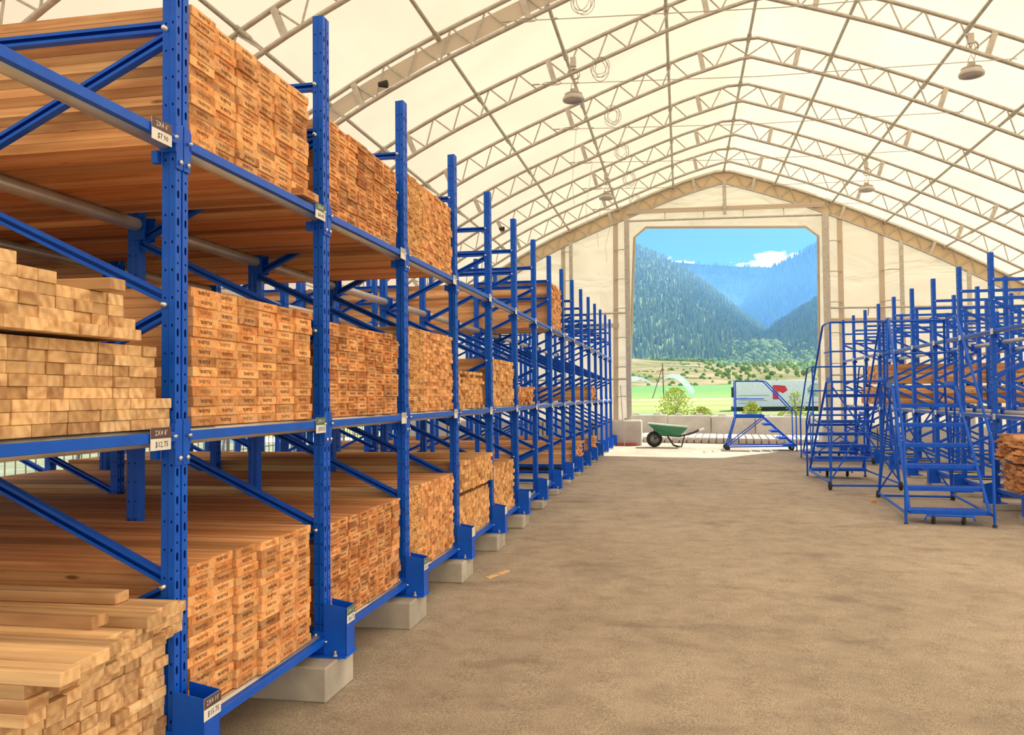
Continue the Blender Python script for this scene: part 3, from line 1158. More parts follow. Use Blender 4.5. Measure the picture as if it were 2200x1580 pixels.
def build_boards():
    # ---- bay before the first post: pale two-by-fours
    me = board_mesh('pine_board', 2.6, .0735, T, M_pine)
    def pine(n_from_post, row, z0, dx, phrase, colour='pale'):
        y = Y0 - .0825 - .0745 * n_from_post
        o = place(me, 'pine_board', XF + dx + (R() - .5) * .012, y + (R() - .5) * .002, z0 + PT * row)
        tag(o, f'{colour} board, {phrase.replace("the nearest", "nearest")}, {ORD[row + 1]} row up, {ORD[n_from_post + 1]} from post', 'board', phrase + ' boards')
    zm = ZB['middle'] + .013
    for r in range(8):
        for c in range(12):
            if r >= 3 and c == 0:
                continue
            pine(c, r, zm, 0.0 if r >= 3 else .012, 'lower middle-shelf bundle by the nearest post')
    zu = zm + 8 * PT + .012
    rows = [(3, 12), (3, 12), (4, 12), (4, 12), (8, 12), (10, 12)]
    for r, (c0, c1) in enumerate(rows):
        for c in range(c0, c1):
            pine(c, r, zu, .03 + (.02 if r == 0 else 0), 'upper middle-shelf bundle by the nearest post')
    o = place(me, 'pine_board', XF + .10, Y0 - .075 - .0745 * 5.2, zu + PT * 4 + .001, .03)
    tag(o, 'loose pale board pulled forward on top of the upper middle-shelf bundle', 'board')
    zl = ZB['bottom'] + .013
    for r in range(10):
        for c in range(12):
            if r < 5 and c > 4 + r:
                continue
            pine(c, r, zl, (R() - .5) * .02, 'lower bottom-shelf bundle by the nearest post')
    zu = zl + 10 * PT + .014
    offs = {}
    for r in range(4):
        for c in range(12):
            dx = .05 + .06 * R() * (1 if r > 1 else .3) + (.012 * c if r < 3 else .02 * c)
            if r == 3 and c in (0, 1, 5, 6):
                continue
            pine(c, r, zu, dx, 'loose upper bottom-shelf pile by the nearest post')
    for j, (c, dx, rz) in enumerate(((2.4, -.03, .015), (6.2, .10, -.02))):
        o = place(me, 'pine_board', XF + dx, Y0 - .075 - .0745 * c, zu + PT * 4 + .001, rz)
        tag(o, ['loose pale board lying on top of the bottom-shelf pile near the post', 'loose board jutting out over the bottom-shelf pile, farther from the post'][j], 'board')
    # ---- bay one: wide planks stamped on the ends
    W = .176
    P1 = .0375
    me1 = board_mesh('wide_plank', 3.6, W - .002, P1 - .0007, M_cedar, True, .86)
    ya = Y0 + .085
    for lv, nr, nm in (('top', 14, 'top'), ('middle', 14, 'middle'), ('bottom', 15, 'bottom')):
        for c in range(6):
            cx = (R() - .5) * .018 - (.0 if lv != 'bottom' else .012 * math.sin(c * 1.3))
            for r in range(nr):
                x = XF + cx + (R() - .5) * .013
                y = ya + W * (c + .5) + (.012 if lv == 'middle' else 0)
                if lv == 'bottom':
                    y += .01
                if lv == 'top' and c == 5 and r == 0:
                    x += .05
                o = place(me1, 'wide_plank', x, y, ZB[lv] + .013 + P1 * r + (.001 if lv == 'top' else 0))
                tag(o, f'wide stamped plank on the {lv} shelf behind the first post, {ORD[r + 1]} row up, {ORD[c + 1]} column', 'plank', f'wide planks on the {lv} shelf')
    stock = MB()

    def sbox(x, y, z, w, t, L, m=0):
        stock.cur = m
        stock.rv = R() * .999 + .0005
        stock.box(x - L, x, y - w / 2, y + w / 2, z, z + t)
    # ---- bay two: narrower, darker stamped planks
    W = .142
    me2 = board_mesh('narrow_plank', 3.6, W - .002, T, M_dcedar, True, .8)
    ya = Y0 + SP + .065
    for lv, nr, own in (('top', 14, 8), ('middle', 14, 8), ('bottom', 15, 7)):
        for c in range(8):
            cx = (R() - .5) * .014
            for r in range(nr):
                y = ya + W * (c + .5)
                if c >= own:
                    sbox(XF + cx + (R() - .5) * .016, y, ZB[lv] + .013 + PT * r, W - .002, T, 3.6, 3)
                    continue
                o = place(me2, 'narrow_plank', XF + cx + (R() - .5) * .016, y, ZB[lv] + .013 + PT * r)
                tag(o, f'narrow dark plank on the {lv} shelf behind the second post, {ORD[r + 1]} row up, {ORD[c + 1]} column', 'plank', f'narrow planks on the {lv} shelf')
    # ---- bay three: thin decking boards, nearest columns as objects, the rest with the far stock
    W, t3, p3 = .079, .0255, .0262
    me3 = board_mesh('decking_board', 3.6, W - .002, t3, M_fir, True, .42)
    ya = Y0 + 2 * SP + .06
    for lv, nr, own in (('top', 21, 5), ('middle', 22, 5), ('bottom', 22, 4)):
        for c in range(15):
            for r in range(nr):
                x = XF + (R() - .5) * .016
                y = ya + W * (c + .5)
                z = ZB[lv] + .013 + p3 * r
                if c < own:
                    o = place(me3, 'decking_board', x, y, z)
                    tag(o, f'thin board on the {lv} shelf behind the third post, {ORD[r + 1]} row up, {ORD[c + 1]} column', 'board', f'thin boards on the {lv} shelf')
                else:
                    sbox(x, y, z, W - .002, t3, 3.6, 1)
    # ---- far stock of boards, too many to build singly

    def stack(bay, z0, z1, w, t, L, m, jit=.012, ya=.06, yb=.06, dx=0.0, ragged=0.0, xr=None, right=False):
        if right:
            a, b_ = YR + SR * bay + ya, YR + SR * (bay + 1) - yb
        else:
            a, b_ = Y0 + SP * bay + ya, Y0 + SP * (bay + 1) - yb
        n, k = int((b_ - a) / w), int((z1 - z0) / t)
        for c in range(n):
            for r in range(k):
                if ragged and r > k - 3 and R() < .4:
                    continue
                x = (XF if xr is None else xr) + dx + (R() - .5) * jit * 2
                y, z = a + w * (c + .5), z0 + t * r
                if right:
                    stock.cur = m
                    stock.rv = R() * .999 + .0005
                    x = xr - dx + (R() - .5) * jit * 2
                    stock.box(x, x + L, y - w / 2 + .001, y + w / 2 - .001, z, z + t - .0006)
                else:
                    sbox(x, y, z, w - .002, t - .0006, L, m)
    B, Mz, Tz = ZB['bottom'] + .013, ZB['middle'] + .013, ZB['top'] + .013
    stack(3, Mz, 1.69, .078, .0265, 2.4, 2, .02, ragged=1, yb=.25)
    stack(3, B, .655, .09, .036, 3.6, 2, .008)
    stack(3, .67, .955, .09, .036, 3.6, 2, .014, dx=.035)
    stack(4, Mz, 1.82, .095, .036, 3.6, 2, .014)
    stack(4, B, .80, .10, .036, 3.6, 2, .014)
    stack(5, Mz, 1.585, .08, .03, 3.0, 1, .03, ragged=1)
    stack(7, Tz, 3.07, .14, .036, 4.9, 1, .012)
    stack(11, Mz, 1.66, .14, .036, 4.9, 1, .03)
    stack(9, B, .63, .14, .036, 4.8, 1, .05, ragged=1)
    stack(11, B, .62, .14, .036, 4.8, 1, .05, ragged=1)
    # stock on the rack behind the ladders
    stack(5, 1.22, 1.56, .14, .034, 4.8, 1, .01, ya=.05, yb=.05, xr=XR, right=True, dx=.12)
    stack(5, 1.62, 2.0, .14, .034, 4.8, 1, .01, ya=.05, yb=.05, xr=XR, right=True)
    stack(-1, .27, .60, .14, .026, 4.2, 1, .05, ya=.075, yb=.06, xr=XR, right=True)
    stack(-1, .62, .94, .14, .026, 4.2, 1, .05, ya=.075, yb=.06, xr=XR, right=True, dx=.05, ragged=1)
    o = stock.build('stocked_lumber', [M_pine, M_cedar, M_fir, M_dcedar])
    tag(o, 'remaining lumber boards stacked by size in the far bays of both racks', 'lumber', kind='stuff')


build_boards()


# ------------------------------------------------------------------ price tags
def price_tag(x, y, z, top, price, label, tilt=0.0, w=.075, h=.075, topmat=None, ry=0.0, d=1):
    t = empty('price_tag', (x, y, z))
    t.rotation_euler = (tilt, ry, 0)
    b = MB()
    b.bbox(0, .002, -w / 2, w / 2, -h / 2, h / 2, .0006)
    b.build('card', M_white, t)
    b = MB()
    b.box(.002, .0024, -w / 2, w / 2, h * .02, h / 2)
    b.build('heading_band', topmat or M_tagtop, t)
    for body, size, zz, mt in ((top, h * .34, h * .26, M_white), (price, h * .36, -h * .25, M_ink)):
        vs, fs = text_geo(body, size)
        mxw = max(abs(v[0]) for v in vs) or 1
        k = min(1.0, w * .45 / mxw)
        b = MB()
        yo = 0 if body == top else w * .04
        b.add([(.0027, vx * k + yo, zz + vy) for vx, vy, _ in vs], fs)
        b.build('lettering', mt, t)
    tag(t, label, 'price tag', 'price tags')
    return t


def build_tags():
    fx = XL + .042
    for i, lv, top, price, mt in ((0, 'top', "2X4 6'", '$7.90', M_tagtop), (0, 'middle', "2X4 8'", '$12.75', M_tagtop), (1, 'top', "2X8 8'", '$46.80', M_tagtopg), (1, 'middle', "2X8 10'", '$58.50', M_tagtopg)):
        y = Y0 + SP * i - (.148 if i == 0 else .11)
        lab = f'{"brown" if mt == M_tagtop else "green"} and white price tag reading {top} on the {lv} shelf beam'
        price_tag(fx + .002, y, ZB[lv] - .02, top, price, lab, topmat=mt, w=.118, h=.078)
    price_tag(XL + .153, Y0 + .0, .165 + .20, "2X4 10'", '$15.75', "brown and white price tag reading 2X4 10' on the nearest post guard", w=.112, h=.078)
    price_tag(XL + .153, Y0 + SP, .165 + .20, "2X8 12'", '$66.75', "green and white price tag reading 2X8 12' on the second post guard", w=.10, h=.078, topmat=M_tagtopg)
    price_tag(XL + .153, Y0 + 2 * SP, .165 + .20, "2X6 12'", '$52.10', 'small green and white tag on the third post guard', w=.09, h=.072, topmat=M_tagtopg)
    # farther tags: blank-looking white cards
    cm = MB()
    cm.bbox(0, .002, -.05, .05, -.036, .036, .0006)
    me = cm.mesh('price_card')
    me.materials.append(M_white)
    bm_ = MB()
    bm_.box(.002, .0024, -.05, .05, .004, .036)
    me2 = bm_.mesh('card_band')
    me2.materials.append(plain('faded tag print', (.50, .50, .44), .6))
    for lv in ('top', 'middle'):
        for i in range(2, 15):
            o = bpy.data.objects.new('price_tag', me)
            COL.objects.link(o)
            o.location = (XL + .042, Y0 + SP * i - .10, ZB[lv] - .02)
            p = bpy.data.objects.new('heading_band', me2)
            COL.objects.link(p)
            p.parent = o
            tag(o, f'small pale price tag on the {lv} shelf beam beside the {ORD[i + 1]} left upright', 'price tag', 'price tags')
    for i in range(3, 9):
        o = bpy.data.objects.new('price_tag', me)
        COL.objects.link(o)
        o.location = (XL + .153, Y0 + SP * i, .165 + .205)
        tag(o, f'small pale price tag on the base guard of the {ORD[i + 1]} left upright', 'price tag', 'price tags')
    for lv, z in (('top', 2.19), ('middle', 1.137)):
        for i in range(0, 8):
            o = bpy.data.objects.new('price_tag', me)
            COL.objects.link(o)
            o.location = (XR - .042, YR + SR * i - .10, z)
            o.rotation_euler = (0, 0, PI)
            tag(o, f'small pale price tag on the {lv} beam by the {ORD[i + 2]} upright behind the ladders', 'price tag', 'price tags')


build_tags()


# ------------------------------------------------------------------ rolling ladders
def ladder(name, loc, rz, W, n, rise, run, plat, railh, label, wheel_rear=True, bottom_platform=False):
    t = tag(empty(name, loc, rz), label, 'ladder', 'blue rolling warehouse ladders')
    r = .0155
    z1 = .16
    ztop = z1 + rise * n
    yt = run * n                    # front edge of the platform
    yb = yt + plat                  # rear edge
    w0, w1 = W / 2 + .04, W / 2     # slight splay
    def part(nm, f, mt=M_blue):
        b = MB()
        f(b)
        return b.build(nm, mt, t)
    for i in range(n):
        z, y = z1 + rise * i, run * i
        wd = w0 + (w1 - w0) * i / n
        def st(b, z=z, y=y, wd=wd, i=i):
            d = .19 if i else .26
            b.bbox(-wd, wd, y, y + d, z - .045, z, .003)
            for k in range(int(2 * wd / .05)):
                b.box(-wd + .02 + k * .05, -wd + .045 + k * .05, y + .02, y + d - .02, z, z + .003)
        part('step', st)
    part('platform', lambda b: (b.bbox(-w1, w1, yt, yb, ztop - .03, ztop, .003), b.bar((-w1, yt, ztop + .02), (-w1, yb, ztop + .02), .01, .06), b.bar((w1, yt, ztop + .02), (w1, yb, ztop + .02), .01, .06)))
    for s in (-1, 1):
        part('stringer', lambda b: b.tube([(s * w0, -.02, z1 - .02), (s * w1, yt, ztop - .02)], r * 1.15, 8))
        part('handrail', lambda b: b.tube([(s * (w0 + .04), -.04, .02), (s * (w0 + .04), -.04, z1 + .75), (s * (w1 + .03), yt - .05, ztop + railh * .98), (s * (w1 + .02), yt + .06, ztop + railh), (s * (w1 + .01), yb, ztop + railh), (s * (w1 + .01), yb, ztop)], r, 8))
        part('rear_leg', lambda b: b.tube([(s * w1, yb, ztop), (s * (w1 + .09), yb + .22, .09)], r, 8))
        part('mid_rail', lambda b: b.tube([(s * (w1 + .01), yb, ztop + railh * .5), (s * (w1 + .02), yt, ztop + railh * .5)], r * .8, 8))
        part('base_rail', lambda b: b.tube([(s * (w0 + .03), -.02, .12), (s * (w1 + .09), yb + .2, .1)], r, 8))
        part('brace', lambda b: b.tube([(s * (w1 + .085), yb + .2, .12), (s * (w1 + .01), yt + .02, ztop - .04)], r * .75, 8))
        part('wheel', lambda b: (b.lathe([(.0, -.022), (.05, -.022), (.066, -.014), (.066, .014), (.05, .022), (0, .022)], (s * (w1 + .10), yb + .22, .066), 'x', 18)), M_rubber)
        part('foot', lambda b: b.lathe([(0, 0), (.026, 0), (.026, .014), (.017, .022), (0, .022)], (s * (w0 + .04), -.04, .001), 'z', 12), M_rubber)
    part('brace', lambda b: b.tube([(-w1 - .085, yb + .21, .14), (w1 + .0, yb + .04, ztop - .1)], r * .75, 8))
    part('brace', lambda b: b.tube([(w1 + .085, yb + .21, .14), (-w1 - .0, yb + .04, ztop - .1)], r * .75, 8))
    part('axle', lambda b: b.tube([(-w1 - .10, yb + .22, .066), (w1 + .10, yb + .22, .066)], r, 8))
    part('guard_rail', lambda b: b.tube([(-w1 - .01, yb, ztop + railh), (w1 + .01, yb, ztop + railh)], r, 8))
    part('guard_rail', lambda b: b.tube([(-w1 - .01, yb, ztop + railh * .5), (w1 + .01, yb, ztop + railh * .5)], r * .8, 8))
    # spring casters under the lowest step
    for s in (-1, 1):
        part('caster', lambda b: (b.lathe([(0, -.016), (.05, -.016), (.058, 0), (.05, .016), (0, .016)], (s * w0 * .38, .04, .059), 'x', 16)), M_rubber)
        part('caster_fork', lambda b: (b.box(s * w0 * .38 - .022, s * w0 * .38 - .018, .02, .06, .05, .135), b.box(s * w0 * .38 + .018, s * w0 * .38 + .022, .02, .06, .05, .135), b.box(s * w0 * .38 - .022, s * w0 * .38 + .022, .01, .07, .131, .145)), M_galv)
    part('release_bar', lambda b: b.tube([(-w0 * .62, -.05, .06), (-w0 * .58, -.06, .11), (w0 * .58, -.06, .11), (w0 * .62, -.05, .06)], .012, 8))
    return t


gz = ground
ladder('rolling_ladder', (2.86, 10.25, gz(2.86, 10.2)), -.09, .72, 6, .232, .23, .62, .86, 'tall blue rolling ladder nearest the camera, steps facing the aisle, before the lumber')
ladder('rolling_ladder', (2.52, 15.2, gz(2.5, 15)), PI + .02, .76, 7, .203, .20, .45, .86, 'tall blue rolling ladder seen from its wheel side, behind the nearest ladder')
ladder('rolling_ladder', (3.05, 19.3, gz(3, 19)), PI, .95, 4, .2, .2, .5, .95, 'low blue rolling ladder beside the door jamb, behind the other two')
lo = ladder('rolling_ladder', (2.62, 21.75, gz(2.5, 21.7)), PI / 2, .58, 4, .165, .17, .66, .86, 'blue platform ladder standing sideways in the open doorway')


# ------------------------------------------------------------------ wheelbarrow
def wheelbarrow():
    g = ground(-.5, 22.1)
    t = tag(empty('wheelbarrow', (-.72, 22.05, g)), 'green wheelbarrow with a black tyre parked inside the doorway', 'wheelbarrow')
    b = MB()        # tray: rim and bottom loops
    rim = [(-.12, -.30, .60), (.86, -.26, .50), (.86, .26, .50), (-.12, .30, .60)]
    bot = [(.18, -.16, .30), (.66, -.18, .27), (.66, .18, .27), (.18, .16, .30)]
    for k in range(4):
        a, c = k, (k + 1) % 4
        b.face([bot[a], bot[c], rim[c], rim[a]])
        b.face([tuple(v + d for v, d in zip(p, q)) for p, q in ((rim[a], (0, 0, -.008)), (rim[c], (0, 0, -.008)), (bot[c], (0, 0, .006)), (bot[a], (0, 0, .006)))])
    b.face(bot)
    b.build('tray', M_green, t)
    b = MB()
    b.tube(rim + [rim[0]], .014, 8)
    b.build('tray_rim', plain('pale green edge', (.45, .62, .50), .5), t)
    b = MB()
    b.lathe([(.12, -.04), (.17, -.045), (.195, -.02), (.2, 0), (.195, .02), (.17, .045), (.12, .04)], (.03, 0, .2), 'y', 24)
    b.build('tyre', M_rubber, t)
    b = MB()
    b.lathe([(0, -.045), (.03, -.045), (.03, -.02), (.12, -.025), (.12, .025), (.03, .02), (.03, .045), (0, .045)], (.03, 0, .2), 'y', 20)
    b.build('wheel_hub', M_lamp, t)
    for s in (-1, 1):
        b = MB()
        b.tube([(.03, s * .07, .2), (.18, s * .14, .3), (.66, s * .19, .27), (1.0, s * .24, .36), (1.16, s * .25, .44)], .015, 8)
        b.build('handle', M_rubber, t)
        b = MB()
        b.tube([(1.13, s * .25, .42), (1.26, s * .25, .46)], .02, 8)
        b.build('grip', M_white, t)
        b = MB()
        b.tube([(.36, s * .18, .27), (.5, s * .2, .05), (.6, s * .2, .014), (.7, s * .2, .014), (.78, s * .2, .3)], .013, 8)
        b.build('leg', M_rubber, t)
        b = MB()
        b.tube([(.03, s * .07, .2), (.03, s * .14, .48)], .011, 6)
        b.build('strut', M_rubber, t)


wheelbarrow()


# ------------------------------------------------------------------ high bay lamps
def lamps():
    for i, (x, y, z, lab) in enumerate(((-1.46, 12.25, 5.73, 'round grey high-bay lamp above the left rack, nearer of two'), (3.84, 12.25, 5.66, 'round grey high-bay lamp above the ladders, nearer of two'),
                                        (-1.54, 18.7, 5.75, 'round grey high-bay lamp above the left rack, near the gable'), (3.81, 18.7, 5.63, 'round grey high-bay lamp above the ladders, near the gable'))):
        t = tag(empty('high_bay_lamp', (x, y, z)), lab, 'lamp', 'high-bay lamps')
        zt = arc_z(x) - .36 - z
        b = MB()
        b.lathe([(.0, .14), (.05, .14), (.06, .07), (.13, .05), (.16, .0), (.155, -.03), (.12, -.03)], (0, 0, 0), 'z', 28)
        for k in range(20):
            a = 2 * PI * k / 20
            b.bar((.05 * math.cos(a), .05 * math.sin(a), .075), (.125 * math.cos(a), .125 * math.sin(a), .055), .005, .04)
        b.build('housing', M_lamp, t)
        b = MB()
        b.lathe([(.12, -.028), (.06, -.018), (0, -.018)], (0, 0, 0), 'z', 28)
        b.build('lens', M_lens, t)
        b = MB()
        b.tube([(-.05, 0, .08), (-.03, 0, .2), (0, 0, .25), (.03, 0, .2), (.05, 0, .08)], .006, 6)
        b.tube([(0, 0, .25), (0, 0, zt + .04)], .004, 6)
        b.build('hanger', M_galv, t)
        b = MB()
        b.tube([(.02 + .075 * math.cos(a * .5) , .02 * math.sin(a * .3), .36 + .075 * math.sin(a * .5)) for a in range(0, 40)], .006, 5)
        b.tube([(.02, 0, .1), (.07, .02, .3), (.03, 0, .5), (.0, 0, zt + .12)], .005, 5)
        b.build('cord', M_lamp, t)
        b = MB()
        b.bbox(-.04, .04, -.03, .03, zt + .06, zt + .2, .006)
        b.bbox(-.02, .02, -.02, .02, zt + .02, zt + .06, .004)
        b.build('junction_box', M_lamp, t)
    for i, (x, y, lab) in enumerate(((-3.6, 10.1, 'small black flood lamp clipped on a near truss above the left rack'), (-3.9, 18.7, 'small black flood lamp clipped on a far truss above the left rack'), (6.2, 16.55, 'small dark flood lamp clipped on a truss above the ladders'))):
        z = arc_z(x) - .3
        t = tag(empty('flood_lamp', (x, y - .04, z)), lab, 'lamp', 'clipped flood lamps')
        b = MB()
        b.bar((0, 0, .1), (.06, -.03, -.02), .012)
        b.build('bracket', M_galv, t)
        b = MB()
        b.lathe([(0, -.07), (.03, -.06), (.045, .02), (.05, .05), (.04, .055), (0, .045)], (.05, -.05, 0), 'x', 14)
        b.build('housing', M_rubber, t)


lamps()


# ------------------------------------------------------------------ outdoors
def sunlit():
    # concrete barrier blocks
    def blk(x0, x1, y0, y1, z0, h, lab, knob=True):
        b = MB()
        b.bbox(x0, x1, y0, y1, z0, z0 + h, .03)
        if knob:
            n = 2 if x1 - x0 > 1 else 1
            for k in range(n):
                cx = x0 + (x1 - x0) * (k + .5) / n
                b.add([(cx - .13, y0 + .12, z0 + h), (cx + .13, y0 + .12, z0 + h), (cx + .13, y1 - .12, z0 + h), (cx - .13, y1 - .12, z0 + h),
                       (cx - .08, y0 + .17, z0 + h + .06), (cx + .08, y0 + .17, z0 + h + .06), (cx + .08, y1 - .17, z0 + h + .06), (cx - .08, y1 - .17, z0 + h + .06)],
                      [(4, 5, 6, 7), (0, 1, 5, 4), (1, 2, 6, 5), (2, 3, 7, 6), (3, 0, 4, 7)])
        o = b.build('barrier_block', M_block)
        tag(o, lab, 'concrete block', 'concrete barrier blocks')
    xs = [-4.32, -3.02, -1.72, -.42, .88, 2.18, 3.48, 4.78]
    for i, x in enumerate(xs[:-1]):
        blk(x, x + 1.285, 27.0, 27.6, ground(x, 27) - .01, .60, f'pale concrete barrier block across the yard outside, {ORD[i + 1]} from the sprinkler side')
    for i in range(5):
        x1 = -1.03 - 1.3 * i
        blk(x1 - 1.27, x1, 22.48, 23.02, ground(x1, 22.8) - .01, .66, f'tan concrete footing block behind the left rack, {ORD[i + 1]} from the doorway', False)
    for i in range(5):
        x0 = 3.42 + 1.3 * i
        blk(x0, x0 + 1.27, 22.48, 23.02, ground(x0, 22.8) - .01, .60, f'tan concrete footing block behind the ladders, {ORD[i + 1]} from the doorway', False)
    # row of weathered deck timbers laid outside the sill
    me = None
    for i in range(27):
        x = -1.35 + .195 * i
        if me is None:
            b = MB()
            b.bbox(-.082, .082, 0, 2.5, 0, .15, .012)
            me = b.mesh('deck_timber')
            me.materials.append(plain('weathered grey timber', (.50, .45, .39), .9, 0, .15, 3))
        o = bpy.data.objects.new('deck_timber', me)
        COL.objects.link(o)
        o.location = (x, 23.75 + .03 * R(), ground(x, 23.8) + .0)
        o.rotation_euler = (0, 0, -.05 + .01 * (R() - .5))
        tag(o, f'weathered grey deck timber outside the doorway, {ORD[i + 1]} from the wheelbarrow side', 'timber', 'deck timbers outside the door')
    b = MB()
    b.bbox(-1.75, -1.14, 22.3, 22.42, ground(-1.5, 22.3), ground(-1.5, 22.3) + .07, .01)
    tag(b.build('parking_curb', M_brick), 'short red curb bar on the floor beside the far left upright', 'curb')
    b = MB()
    b.bar((-1.45, 22.2, .15), (-1.55, 22.43, 1.7), .022)
    tag(b.build('broom_handle', M_galv), 'thin pole leaning on the footing block by the far left upright', 'pole')
    # white box trailer
    t = tag(empty('box_trailer', (3.45, 60, .0)), 'white box trailer with a red emblem parked in the field', 'trailer')
    b = MB()
    b.bbox(0, 11.5, 0, 2.4, .55, 2.32, .03)
    b.build('cargo_box', M_white, t)
    b = MB()
    b.box(-.06, 11.5, .1, 2.3, .3, .55)
    b.build('chassis', M_rubber, t)
    b = MB()
    b.box(-.12, 0, .2, .5, 1.2, 1.9)
    b.build('rear_bumper', M_rubber, t)
    b = MB()
    b.box(2.55, 2.9, -.03, 0, 1.05, 2.0)
    b.add([(2.9, -.02, 2.0), (3.35, -.02, 1.95), (3.5, -.02, 1.65), (3.2, -.02, 1.45), (2.9, -.02, 1.6)], [(0, 1, 2, 3, 4)])
    b.build('emblem', M_red, t)
    b = MB()
    for k, (x0, x1, z) in enumerate(((.3, 2.3, 1.3), (.3, .9, 1.12), (.3, 2.2, .95), (.3, 1.2, .78), (4.6, 8, .8))):
        b.box(x0, x1, -.02, 0, z, z + .05)
    b.build('side_lettering', plain('grey sign paint', (.42, .43, .47), .6), t)
    b = MB()
    for k in range(26):
        a, r0 = R() * 2 * PI, R()
        cx, cz = 5.1 + 1.1 * math.cos(a) * r0 + .3, 1.55 + .38 * math.sin(a) * r0
        rr = .16 + .12 * R()
        b.face([(cx + rr * 1.4 * math.cos(q * PI / 4), -.012 - .0004 * k, cz + rr * .8 * math.sin(q * PI / 4)) for q in range(8)])
    b.build('mural_patch', plain('grey green mural', (.42, .52, .50), .7, 0, .3, 3), t)
    for k in (9.5, 10.4):
        b = MB()
        b.lathe([(0, -.1), (.42, -.1), (.45, 0), (.42, .1), (0, .1)], (k, .2, .35), 'y', 18)
        b.build('wheel', M_rubber, t)
    # saplings behind the barrier
    mleaf = plain('yellow green leaves', (.42, .50, .08), .6, 0, .35, 3)
    mstem = plain('sapling bark', (.20, .14, .08), .8)
    for i, (x, y, h, w, n, lab) in enumerate(((-.22, 28.6, 1.22, .55, 1000, 'tall leafy sapling behind the barrier by the sprinkler'), (.62, 28.9, .62, .42, 520, 'low leafy shrub beside the tall sapling'), (2.2, 28.6, .80, .34, 620, 'small yellow-green sapling behind the platform ladder'),
                                              (3.45, 28.7, .52, .75, 650, 'wide low shrub in front of the white trailer'), (3.75, 30.3, 1.15, .34, 260, 'thin sapling in front of the trailer mural'))):
        t = tag(empty('sapling', (x, y, ground(x, 28) + .2)), lab, 'sapling', 'saplings behind the barrier')
        b = MB()
        for k in range(7):
            a = R() * 6.28
            b.tube([(.02 * math.cos(a), 0, 0), (.1 * w * math.cos(a), .1 * math.sin(a), h * .4), (w * .55 * math.cos(a), w * .4 * math.sin(a), h * (.6 + .4 * R()))], [.012, .008, .004], 5)
        b.build('stem', mstem, t)
        b = MB()
        for k in range(n):
            a, q = R() * 6.28, R()
            zz = h * (.18 + .85 * q)
            rr = w * math.sqrt(R()) * (.35 + .75 * math.sin(PI * min(1, q * .8 + .2))) * (.75 + .35 * R())
            c = Vector((rr * math.cos(a), rr * math.sin(a), zz))
            u = Vector((R() - .5, R() - .5, R() - .5)).normalized() * .045
            v = u.cross(Vector((R() - .5, R() - .5, R() - .5))).normalized() * .024
            b.face([c - u, c + v, c + u, c - v])
        b.build('foliage', mleaf, t)
    # wooden tripod pole in the field
    t = tag(empty('utility_pole', (-2.2, 110, .95)), 'dark leaning utility pole standing in the green field', 'pole')
    b = MB()
    b.bar((0, 0, 0), (-.1, 0, 4.4), .14)
    b.build('mast', mstem, t)
    b = MB()
    b.bar((-1.4, 0, 0), (-.15, 0, 3.8), .1)
    b.build('stay', mstem, t)
    b = MB()
    b.bar((-.9, 0, 3.3), (.1, 0, 3.6), .08)
    b.build('crossarm', mstem, t)
    # irrigation water arcs
    mw = NT('water spray')
    tr = mw.n('ShaderNodeBsdfTransparent')
    df = mw.n('ShaderNodeBsdfDiffuse')
    df.inputs[0].default_value = (.9, .95, 1, 1)
    tc = mw.n('ShaderNodeTexCoord')
    nz = mw.n('ShaderNodeTexNoise', Scale=1.5, Detail=5.0)
    mw.l(tc.outputs['Object'], nz.inputs['Vector'])
    rg = mw.ramp([(.3, (.3, .3, .3)), (.7, (.8, .8, .8))])
    mw.l(nz.outputs[0], rg.inputs[0])
    ms = mw.n('ShaderNodeMixShader')
    mw.l(rg.outputs[0], ms.inputs[0])
    mw.l(tr.outputs[0], ms.inputs[1])
    mw.l(df.outputs[0], ms.inputs[2])
    mw.l(ms.outputs[0], mw.out.inputs['Surface'])
    b = MB()
    b.smooth = True
    for sgn, reach, hh in ((1, 4.9, 2.1), (-1, 6.0, 1.8)):
        for lay in range(3):
            prev = None
            for k in range(15):
                q = k / 14
                x = sgn * reach * q
                z = .9 + hh * 4 * q * (1 - q) * .9 - q * .6
                th = .15 + .9 * q
                cur = [(x, lay * .4 - .4, z), (x - sgn * .35 * q, lay * .4 - .4, z - th)]
                if prev:
                    b.face([prev[0], cur[0], cur[1], prev[1]])
                prev = cur
    o = b.build('sprinkler_spray', mw.m, None, (-3.2, 112, 1.6))
    tag(o, 'white arcs of irrigation water over the green field', 'water', kind='stuff')

    # ---- ground beyond the yard
    def gz2(x, y):
        return lerp([(30, .1), (45, .16), (60, .28), (110, .98), (250, 4.1), (330, 7)], y)
    f = NT('crop field')
    tc = f.n('ShaderNodeTexCoord')
    sp = f.n('ShaderNodeSeparateXYZ')
    f.l(tc.outputs['Object'], sp.inputs[0])
    nzz = f.n('ShaderNodeTexNoise', Scale=.35, Detail=6.0, Roughness=.7)
    mp = f.n('ShaderNodeMapping')
    mp.inputs['Scale'].default_value = (1, .35, 1)
    f.l(tc.outputs['Object'], mp.inputs[0])
    f.l(mp.outputs[0], nzz.inputs['Vector'])
    yv = f.math('ADD', sp.outputs[1], f.math('MULTIPLY', f.math('SUBTRACT', nzz.outputs[0], .5), 6.0))
    mr = f.n('ShaderNodeMapRange')
    mr.inputs['From Min'].default_value = 40
    mr.inputs['From Max'].default_value = 160
    f.l(yv, mr.inputs['Value'])
